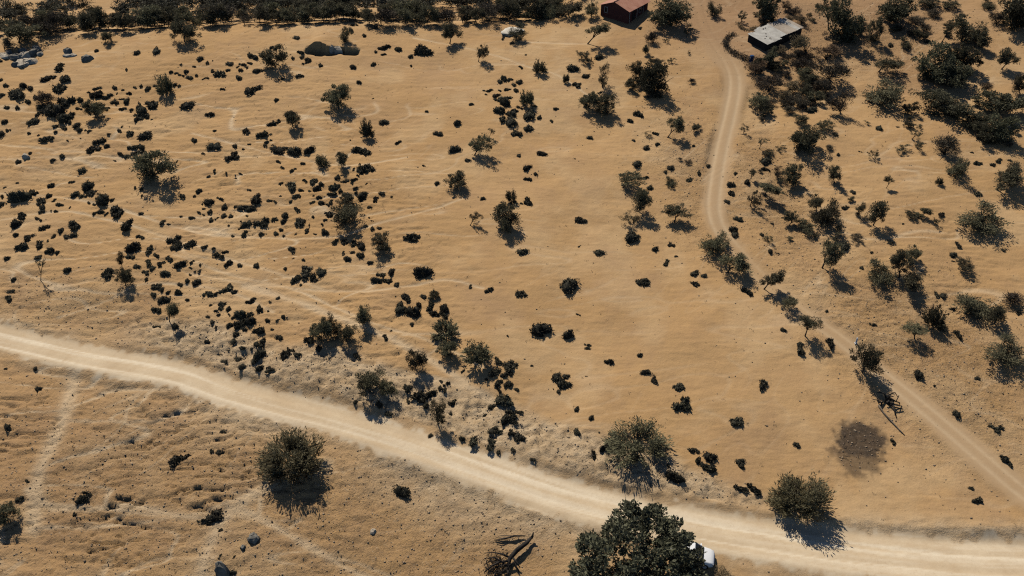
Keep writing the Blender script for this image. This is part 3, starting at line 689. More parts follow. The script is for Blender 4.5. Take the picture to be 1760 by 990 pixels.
# --- dead wood
def wood(name, root, pts_px, rad, mat, parent=None):
    pts = [gp(u, v, h)-root for u, v, h in pts_px]
    mb = MB(); mb.tube(pts, rad, 7); return obj_mb(name, mb, mat, parent, True)
fr_ = gp(874, 970); fallen = empty('fallen_tree', fr_)
wood('trunk', fr_, [(916, 921, .5), (906, 932, .55), (888, 946, .6), (876, 960, .55), (873, 978, .3)], [.10, .19, .22, .20, .12], 'deadwood', fallen)
wood('broken_stub', fr_, [(914, 925, .5), (917, 915, .9)], [.12, .05], 'deadwood', fallen)
for b in [[(876, 958, .5), (862, 952, .7), (846, 949, .6), (833, 951, .4)], [(873, 964, .5), (858, 966, .6), (843, 964, .7), (832, 971, .3)], [(872, 970, .4), (856, 974, .5), (842, 980, .4), (834, 992, .2)],
          [(872, 976, .35), (862, 984, .4), (850, 994, .2)], [(880, 958, .5), (888, 966, .6), (894, 976, .3)], [(876, 972, .4), (884, 966, .5), (892, 984, .15)], [(866, 968, .5), (850, 958, .9), (838, 960, .8)], [(858, 966, .6), (846, 972, .9), (832, 984, .5)], [(873, 980, .3), (871, 996, .2)]]:
    wood('branch', fr_, b, [.11, .075, .05, .025][:len(b)], 'deadwood', fallen)
for k in range(110):
    u, v = random.gauss(852, 10), random.gauss(974, 13); a = random.uniform(-1, 1)
    wood('twig', fr_, [(u, v, random.uniform(.1, .6)), (u+6*math.cos(a*2), v+7*a, random.uniform(.1, .9))], [.03, .012], 'deadwood', fallen)
_c = np.array([list(gp(random.gauss(853, 9), random.gauss(974, 12), random.uniform(.05, .75))-fr_) for k in range(300)])
_v, _f, _t = leaf_cards(_c, 0.5, 0.07, 0.1); add('dry_twigs', mesh_from('dry_twigs', _v, _f, MAT['leaf_grey'], _t), fallen)
tag(fallen, 'fallen dead tree with dark trunk and bare branches below the road', 'dead tree')
b2 = gp(868, 927); br = empty('broken_branch', b2)
wood('limb', b2, [(902, 921, .25), (884, 921, .3), (868, 926, .2), (850, 928, .1)], [.05, .09, .06, .02], 'deadwood', br)
for b in [[(880, 921, .3), (862, 920, .3), (848, 926, .1)], [(876, 923, .3), (858, 926, .35), (852, 931, .1)], [(890, 921, .3), (893, 930, .1)]]: wood('twig', b2, b, [.04, .03, .012][:len(b)], 'drywood', br)
tag(br, 'thin broken branch lying just above the fallen dead tree', 'branch')
d0 = gp(1526, 690); dead = empty('dead_thorn_branches', d0)
for b in [[(1521, 690, .1), (1530, 678, .7), (1538, 674, .9), (1544, 684, .5)], [(1521, 690, .1), (1512, 692, .4), (1504, 676, .5), (1497, 682, .15)], [(1524, 686, .2), (1534, 688, .6), (1546, 692, .4), (1547, 699, .1)], [(1524, 690, .2), (1538, 700, .4), (1552, 703, .15)],
          [(1535, 690, .5), (1537, 705, .3), (1541, 718, .05)], [(1524, 686, .2), (1520, 676, .7), (1508, 674, .4)], [(1526, 690, .2), (1529, 680, 1.0), (1536, 682, 1.1)], [(1530, 684, .6), (1540, 690, .8), (1545, 680, .7)], [(1516, 691, .2), (1514, 697, .1)], [(1528, 688, .5), (1524, 694, .3), (1533, 698, .1)]]:
    wood('branch', d0, b, [.10, .075, .05, .03][:len(b)], 'deadwood', dead)
tag(dead, 'tangle of dead thorn branches at the foot of the dense trackside tree', 'dead branches')
l0 = gp(1530, 722); pole = empty('fallen_pole', l0)
wood('pole', l0, [(1510, 696, .12), (1519, 710, .08), (1533, 725, .10), (1545, 738, .06), (1555, 748, .05)], [.09, .08, .08, .06, .03], 'drywood', pole)
tag(pole, 'long thin wooden pole lying between burnt patch and side track', 'pole')
# charred sticks and ash stones of the burnt patch
for i in range(14):
    a = random.uniform(0, 6.28); r = 36*math.sqrt(random.random()); u, v = 1476+r*math.cos(a), 766+r*0.95*math.sin(a)
    q = gp(u, v); b = random.uniform(0, 3.14); l = random.uniform(.12, .35)
    mb = MB(); mb.tube([(-l*math.cos(b), -l*math.sin(b), .03), (0, 0, .09), (l*math.cos(b+.3), l*math.sin(b+.3), .04)], [.012, .022, .01], 5)
    tag(add('charred_stick', mb.mesh('charred_stick', MAT['deadwood']), None, q), 'charred stick lying in the ash of the burnt patch', 'stick', 'charred sticks in the burnt patch')

# ------------------------------------------------------------------ parked car
cc = gp(1186, 960); c2 = gp(1226, 968)
hd = math.atan2(c2.y-cc.y, c2.x-cc.x)
car = empty('parked_car', cc, hd)
def loft(secs, mat, name, parent):
    V = []; F = []; n = len(secs[0])
    for s_ in secs: V += s_
    for i in range(len(secs)-1):
        for k in range(n): F.append((i*n+k, (i+1)*n+k, (i+1)*n+(k+1) % n, i*n+(k+1) % n))
    F.append(tuple(range(n))); F.append(tuple((len(secs)-1)*n+k for k in range(n-1, -1, -1)))
    return add(name, mesh_from(name, V, F, MAT[mat], smooth=True), parent)
def sec(x, w, zb, zm, zt): return [(x, -w*.9, zb), (x, -w, zb+.12), (x, -w, zm), (x, -w*.93, zt-.03), (x, -w*.8, zt), (x, w*.8, zt), (x, w*.93, zt-.03), (x, w, zm), (x, w, zb+.12), (x, w*.9, zb)]
loft([sec(-2.02, .55, .36, .55, .70), sec(-1.95, .74, .28, .60, .84), sec(-1.7, .83, .22, .70, .93), sec(-.6, .86, .20, .72, .96), sec(.5, .86, .20, .72, .96), sec(1.1, .85, .20, .70, .93), sec(1.6, .83, .22, .64, .84), sec(1.88, .76, .27, .56, .74), sec(2.0, .58, .34, .50, .62)], 'car_paint', 'body', car)
loft([sec(-1.55, .70, .90, .95, 1.0), sec(-1.15, .70, .90, 1.2, 1.40), sec(-.5, .70, .90, 1.25, 1.47), sec(.3, .69, .90, 1.22, 1.45), sec(1.05, .68, .88, .92, .96)], 'glass', 'window', car)
mb = MB(); mb.hexa([(-1.2, -.60, 1.41), (.28, -.60, 1.455), (.28, .60, 1.455), (-1.2, .60, 1.41), (-1.12, -.56, 1.455), (.22, -.56, 1.50), (.22, .56, 1.50), (-1.12, .56, 1.455)]); obj_mb('roof', mb, 'car_paint', car)
for x, x1 in ((-1.5, -1.12), (.95, .3), (-.42, -.42)):
    for s_ in (-1, 1):
        mb = MB(); mb.tube([(x, s_*.715, .94), (x1, s_*.66, 1.43)], [.045, .04], 5); obj_mb('pillar', mb, 'car_paint', car)
for x in (-1.25, 1.25):
    for s_ in (-1, 1):
        mb = MB(); mb.tube([(x, s_*.68, .31), (x, s_*.87, .31)], [.31, .31], 18); wl = obj_mb('wheel', mb, 'rubber', car)
        mb = MB(); mb.tube([(x, s_*.86, .31), (x, s_*.885, .31)], [.19, .17], 14); obj_mb('rim', mb, 'grey_metal', wl)
for s_ in (-1, 1):
    mb = MB(); mb.box((1.84, s_*.62-.14, .60), (1.93, s_*.62+.14, .70)); obj_mb('headlight', mb, 'grey_metal', car)
    mb = MB(); mb.box((-1.99, s_*.60-.10, .62), (-1.9, s_*.60+.10, .80)); obj_mb('tail_light', mb, 'red_lens', car)
    mb = MB(); mb.box((.72, s_*.86-.06, .93), (.84, s_*.86+.10*s_+.04, 1.04)); obj_mb('side_mirror', mb, 'car_paint', car)
mb = MB(); mb.box((1.90, -.55, .27), (2.06, .55, .42)); obj_mb('bumper', mb, 'rubber', car)
tag(car, 'white car parked under the big roadside tree', 'car')

# ------------------------------------------------------------------ trees and bushes
TILE_TREES = {
'00': "160,290,240,190,165,385,r 425,190,120,160,430,280,w 585,180,130,160,590,262,w 730,200,110,120,730,248,w 855,170,140,200,860,258,w 1075,200,120,190,1075,288,w 1260,190,120,140,1262,250,w 905,315,110,110,905,405,r 1570,280,190,200,1590,372,r 100,140,320,150,90,200,w 415,830,190,130,415,890,b 800,935,170,170,840,1040,r 1415,740,150,170,1425,812,s 40,380,90,130,40,440,b",
'01': "600,510,200,200,620,605,r 1150,850,215,225,1150,965,r 1210,300,115,110,1200,372,c",
'02': "375,310,150,190,340,375,w 620,450,100,130,585,560,w 930,270,130,130,915,370,w 1120,580,110,110,1075,650,s 1610,250,170,130,1525,385,w 1490,460,130,100,1470,520,p 1545,510,110,90,1590,545,p 1665,650,150,200,1655,760,p 1345,670,60,110,1345,712,s 1010,850,110,130,965,925,s 1540,880,160,180,1530,990,r 1680,910,190,180,1670,1010,r 1365,80,190,130,1370,145,w 1570,90,110,130,1565,165,w 1150,115,40,80,1152,160,p 1250,60,100,110,1245,120,w",
'03': "430,110,310,260,385,250,d 330,330,110,120,335,395,b 860,70,110,120,830,150,w 630,250,80,110,620,335,p 265,430,60,90,270,470,r 390,680,270,280,320,870,d 230,620,150,200,235,760,d 350,530,110,70,355,560,r 150,730,100,100,150,775,r 1320,60,230,260,1300,190,d 1100,130,90,150,1085,200,p 1640,400,190,160,1640,480,n 1450,440,120,80,1450,480,n 1350,500,130,150,1370,590,r 1320,720,210,180,1320,810,b 1640,800,150,120,1555,860,w 1700,700,130,110,1690,750,r 1230,860,180,140,1140,930,w 1300,930,130,130,1290,990,r 1580,560,170,130,1580,620,b 1500,480,110,90,1500,530,b 600,60,70,120,595,120,p",
'04': "240,190,280,360,260,400,d 480,250,130,180,395,400,w 670,90,300,260,640,190,d 1120,40,130,80,1060,85,w 1290,230,270,220,1200,390,w 1120,240,120,90,1050,370,w 1370,360,170,160,1380,450,r 1680,110,300,300,1620,240,d 1000,550,330,290,980,670,d 1250,500,240,220,1300,620,d 1140,660,290,230,1130,770,d 600,540,210,150,490,640,w 560,780,340,190,385,905,w 100,600,260,240,110,740,b 180,900,190,200,190,990,b 790,940,110,110,800,990,r 1100,890,360,190,1090,980,d 1560,890,360,200,1560,990,d 1640,520,180,190,1545,605,w 1730,720,140,260,1730,850,r 750,370,110,90,790,410,w 780,280,100,70,780,315,b 1440,750,110,90,1440,790,n 950,20,180,90,930,60,w 1460,30,120,80,1450,70,w 60,60,160,200,80,260,p 70,480,220,80,70,520,n",
'10': "1310,440,310,290,1285,640,r",
'11': "755,40,120,150,755,110,r 1395,110,115,190,1390,225,s 1000,390,100,110,985,480,s 1170,380,110,170,1180,470,r 1240,740,150,110,1230,800,r 1200,870,240,200,1210,955,r",
'12': "710,130,55,90,680,200,p 610,255,170,170,545,365,w 430,560,175,150,400,645,r 870,700,95,110,850,765,s 840,850,220,190,830,930,r 820,960,140,140,830,1010,r 560,880,115,110,515,960,p",
'13': "520,95,150,150,440,230,w 715,105,95,60,670,150,w 130,550,190,140,60,640,w 490,570,110,80,420,600,w 230,740,190,200,200,840,w 550,840,200,140,510,950,w 150,880,160,120,170,930,p 1270,215,90,70,1245,290,p 1190,500,70,60,1160,560,w 1340,620,195,130,1275,720,w 1210,710,150,160,1160,790,p 1660,180,240,230,1600,370,d 1540,520,150,200,1530,620,r 1530,890,130,130,1490,960,w 1720,740,130,140,1740,850,w 1120,110,80,70,1105,170,p 1590,40,140,60,1560,75,w 1640,970,160,70,1600,1010,w",
'14': "50,90,120,100,10,135,w 845,150,95,80,790,220,p 740,290,120,80,730,325,p 860,260,95,90,840,290,p 1060,260,240,210,1100,350,b 1195,460,180,170,1110,510,w 1040,570,70,60,1035,590,s 1590,560,280,220,1510,640,w 1700,490,160,170,1690,570,n 1420,880,330,220,1295,985,w 480,325,95,90,480,375,p 605,555,75,70,575,630,w 130,500,120,210,135,620,r 360,780,80,90,320,870,w 510,850,175,220,450,960,w 920,820,95,90,850,880,w 1010,910,70,80,1000,940,p 60,830,230,240,10,930,w 170,960,110,100,180,1000,p 1320,50,240,160,1290,120,d 1620,110,260,220,1600,220,d 1450,160,200,160,1440,230,d",
'20': "1035,230,75,180,1055,400,c 1080,400,140,190,1075,480,c 1475,690,135,175,1450,830,c 350,260,70,80,350,440,p",
'21': "1520,100,185,150,1510,200,r 1345,740,145,160,1365,860,r 1085,830,150,170,1080,930,c 1000,880,190,210,1010,975,r 1215,890,140,170,1215,965,r",
'22': "210,545,90,70,200,590,s 300,840,210,160,330,920,s",
'23': "860,90,230,190,790,190,w 1020,290,240,180,960,370,w 1345,410,195,180,1270,530,w 1500,610,135,110,1490,690,w 1680,760,165,140,1637,915,w",
'24': "90,200,210,220,10,360,w 150,50,100,90,160,100,p 800,190,140,150,780,270,w 540,350,240,180,520,440,w 710,290,190,210,680,440,w 830,430,240,170,820,545,w 1270,290,150,90,1215,355,w 1370,630,330,180,1225,725,w 1530,720,160,150,1500,835,w 1000,740,180,190,960,860,s 830,830,180,95,820,935,w 1640,550,210,140,1620,620,b",
'31': "1400,310,225,200,1430,440,r 1570,360,150,140,1570,420,r",
'32': "50,120,150,220,45,220,r 335,40,160,150,360,110,r 590,60,250,180,645,180,s 245,570,155,170,245,750,c",
'34': "430,140,230,270,350,240,c 1620,30,320,190,1590,150,w",
'40': "50,450,190,170,40,575,r",
'43': "960,960,180,110,950,1000,n",
}
trees = []
for k, s_ in TILE_TREES.items():
    oy, ox = 198*int(k[0]), 352*int(k[1])
    for e in s_.split():
        a = e.split(','); f = [float(x)/5 for x in a[:6]]
        trees.append(dict(c=(f[0]+ox, f[1]+oy), w=f[2], h=f[3], b=(f[4]+ox, f[5]+oy), t=a[6]))
# scrub of mixed size around and below the shed and on the right hillside
gs = random.Random(91)
def scrub(n, x0, x1, y0, y1, w0, w1, kinds):
    k = 0
    while k < n:
        u, v = gs.uniform(x0, x1), gs.uniform(y0, y1)
        if min(math.hypot(u-q[0], (v-q[1])) for q in track_px) < 26: continue
        if any(abs(u-t['c'][0]) < t['w']*0.4 and abs(v-t['c'][1]) < t['h']*0.4 for t in trees): continue
        w = w0+(w1-w0)*gs.random()**2; h = w*gs.uniform(.55, .9); k += 1
        trees.append(dict(c=(u, v), w=w, h=h, b=(u-w*.1, v+h*.42), t=gs.choice(kinds)))
scrub(26, 1290, 1440, 92, 190, 12, 36, 'bbnrb'); scrub(16, 1420, 1755, 5, 70, 12, 34, 'bwrp'); scrub(22, 1290, 1750, 190, 420, 9, 24, 'bbrpw'); scrub(9, 1280, 1420, 10, 40, 10, 24, 'bn'); scrub(8, 1100, 1200, 60, 300, 8, 18, 'bp')
for t in trees:
    low = t['c'][1]+0.34*t['h']; k = {'r': .75, 'c': .6, 'd': .7, 's': .8, 'b': .8, 'n': .8, 'w': .45, 'p': .3}[t['t']]
    if t['t'] in 'wp' and t['b'][1]-t['c'][1] > 0.9*t['h']: k *= 0.15
    if t['b'][1] > low: t['b'] = (t['b'][0]+(t['c'][0]-t['b'][0])*k*.5, t['b'][1]+(low-t['b'][1])*k)
P = unproject([t['b'][0] for t in trees], [t['b'][1] for t in trees], z_at)
def plant_tree(P, cpx, w, h, typ, name, i, trunk='one', crown_me=None, bpx=None, zr=None):
    """thing with its foot at P; crown centre and size taken from how large it stands in the photo"""
    P = np.array(P); s = float(px_per_m(P)); dep = math.atan2(CAM_H-P[2], math.hypot(P[0], P[1]))
    zc = max(0.25, 0.92*(bpx[1]-cpx[1])/(s*math.cos(dep)))
    w *= 1.22; h *= 1.15; rx = w/2/s; q = (h/2/s)**2-(rx*0.85*math.sin(dep))**2
    rz = math.sqrt(max(q, (0.5*rx)**2*math.cos(dep)**2))/math.cos(dep); rz = min(rz, 1.25*rx)
    if typ in 'bns': zc = max(zc, rz*0.8)
    zc = max(zc, rz*0.75)
    if zr: zc, rz = zr
    pu0, _ = to_px(np.array([P[0], P[1], P[2]+zc]))
    lx = max(-0.9*zc-0.4*rx, min(0.9*zc+0.4*rx, (cpx[0]-float(pu0))/s))
    root = empty(name, P, 0)
    r = random.Random(int(i)*31+5)
    me = crown_me or CROWN[typ][i % len(CROWN[typ])]
    add('crown', me, root, (lx, 0, zc), (0, 0, r.uniform(0, 6.28)), (rx, rx*r.uniform(0.85, 1.0), rz))
    tm = TRUNK['multi' if typ in 'bns' else trunk]; L = math.hypot(lx, zc)
    tr = add('trunk' if typ not in 'bns' else 'stems', tm[i % len(tm)], root, (0, 0, 0), (0, 0, 0), (1, 1, 1))
    th = 0.62*rx + 0.12*zc
    tr.rotation_mode = 'QUATERNION'; tr.rotation_quaternion = Vector((0, 0, 1)).rotation_difference(Vector((lx, 0, zc)).normalized()) @ Matrix.Rotation(r.uniform(0, 6.28), 3, 'Z').to_quaternion()
    tr.scale = (th, th, L)
    return root, zc, rx, rz
NAMES = {'r': 'bushy_tree', 'w': 'thorn_tree', 's': 'spiky_bush', 'p': 'sparse_tree', 'c': 'oval_tree', 'b': 'grey_brush', 'd': 'dense_tree', 'n': 'brown_brush'}
LOOK = {'r': 'bushy tree', 'w': 'thorn tree', 's': 'spiky bush', 'p': 'sparse tree', 'c': 'oval tree', 'b': 'grey brush', 'd': 'dense tree', 'n': 'brown brush'}
for i, t in enumerate(trees):
    t['o'], *_ = plant_tree(P[i], t['c'], t['w'], t['h'], t['t'], NAMES[t['t']], i, bpx=t['b'])

# --- the three roadside bushes and the big tree, built finer
def special(name, b, c, w, h, me, typ, label, cat, i, zr):
    o, *_ = plant_tree(gp(*b), c, w/1.22, h, typ, name, i, crown_me=me, bpx=b, zr=zr); tag(o, label, cat); return o
special('round_bush', (503, 804), (501, 780), 112, 0, CM('twiggy_crown', twig_crown(330, 12500, 0.115, 1.06, 0.26, 22), 'leaf_olive'), 's', 'large round olive bush with dark shadow below the road', 'bush', 1, (1.75, 2.2))
special('round_bush', (1381, 874), (1377, 850), 104, 0, CM('twiggy_crown', twig_crown(330, 12500, 0.115, 1.06, 0.26, 22), 'leaf_olive'), 's', 'large round olive bush at the road edge left of the burnt patch', 'bush', 2, (1.65, 2.05))
special('many_stemmed_bush', (1099, 768), (1101, 750), 116, 0, CM('twiggy_crown', twig_crown(170, 8500, 0.105, 1.06, 0.26, 12), 'leaf'), 's', 'wide many-stemmed bush on the bare slope above the road', 'bush', 3, (1.0, 1.3))
special('roadside_tree', (1102, 1032), (1098, 988), 230, 0, CM('broad_crown', crown('hero', 560, 36000, 0.050, 0.095, 0.1, 0.55, 0.35, 0.6, seed=2), 'leaf_hero'), 'd', 'big dense evergreen tree at the bottom edge beside the road', 'tree', 4, (4.2, 4.6))

# --- grove behind the crest
def ordinal(n):
    a = ['zeroth', 'first', 'second', 'third', 'fourth', 'fifth', 'sixth', 'seventh', 'eighth', 'ninth', 'tenth', 'eleventh', 'twelfth', 'thirteenth', 'fourteenth', 'fifteenth', 'sixteenth', 'seventeenth', 'eighteenth', 'nineteenth', 'twentieth']
    t = {2: 'twenty', 3: 'thirty', 4: 'forty'}
    if n <= 20: return a[n]
    return (t[n//10]+'-'+a[n % 10]) if n % 10 else t[n//10][:-1]+'ieth'
gr = random.Random(4); rows = [1.6, 5.0]
for ri, dd_ in enumerate(rows):
    x = -84.0+ri*1.5; k = 0
    while x < 10-ri*2:
        xx = x+gr.uniform(-.5, .5); y = float(crest_y(xx))+dd_+gr.uniform(-.8, .8); zz = float(z_at(xx, y)); k += 1
        rx = gr.choice([1.2, 1.5, 1.9, 2.3, 2.7])*gr.uniform(.9, 1.1); zc = 0.5*rx+gr.uniform(.1, .6)
        typ = gr.choice('rrbwwr'); root = empty('grove_tree', (xx, y, zz))
        add('crown', gr.choice(CROWN[typ]), root, (gr.uniform(-.3, .5), 0, zc), (0, 0, gr.uniform(0, 6)), (rx, rx*.9, rx*gr.uniform(.6, .9)))
        tr = add('trunk', gr.choice(TRUNK['one']), root, (0, 0, 0), (0, 0, gr.uniform(0, 6)), (.9, .9, zc))
        tag(root, f"{ordinal(k)} tree from the left in the {'front' if ri == 0 else 'second'} row of the dark grove", 'tree', 'grove behind the crest')
        x += gr.uniform(1.6, 3.4)
lite = [crown('d', 34, 900, 0.17, 0.25, 0.2, seed=i, aspect=0.35) for i in range(5)]
VV = []; FF = []; TT = []; nv0 = 0
x = -90.0
for dd_ in (8.5, 12.5, 17, 22, 27.5, 34, 41):
    x = -95.0
    while x < 14:
        xx = x+gr.uniform(-1, 1); y = float(crest_y(xx))+dd_+gr.uniform(-1.8, 1.8); zz = float(z_at(xx, y))
        hole = float(vnoise(np.array([xx/9.0]), np.array([y/9.0]), 77)[0])
        x += gr.uniform(2.3, 4.0)
        if hole > 0.38 or (xx < -70 and dd_ > 9 and hole > -0.35): continue
        v, f, tt = gr.choice(lite); rx = gr.uniform(2.0, 3.2); a = gr.uniform(0, 6)
        ca, sa = math.cos(a), math.sin(a); w_ = np.stack([(v[:, 0]*ca-v[:, 1]*sa)*rx+xx, (v[:, 0]*sa+v[:, 1]*ca)*rx+y, v[:, 2]*gr.uniform(1.3, 2.0)+zz+gr.uniform(1.8, 2.8)], -1)
        VV.append(w_); FF.append(f+nv0); TT.append(np.clip(tt*gr.uniform(.5, 1.3), 0, 1)); nv0 += len(v)
wood_o = add('far_wood', mesh_from('far_wood', np.concatenate(VV), np.concatenate(FF), MAT['leaf_grove'], np.concatenate(TT)))
tag(wood_o, 'mass of dark treetops filling the hollow behind the crest', 'wood', kind='stuff')

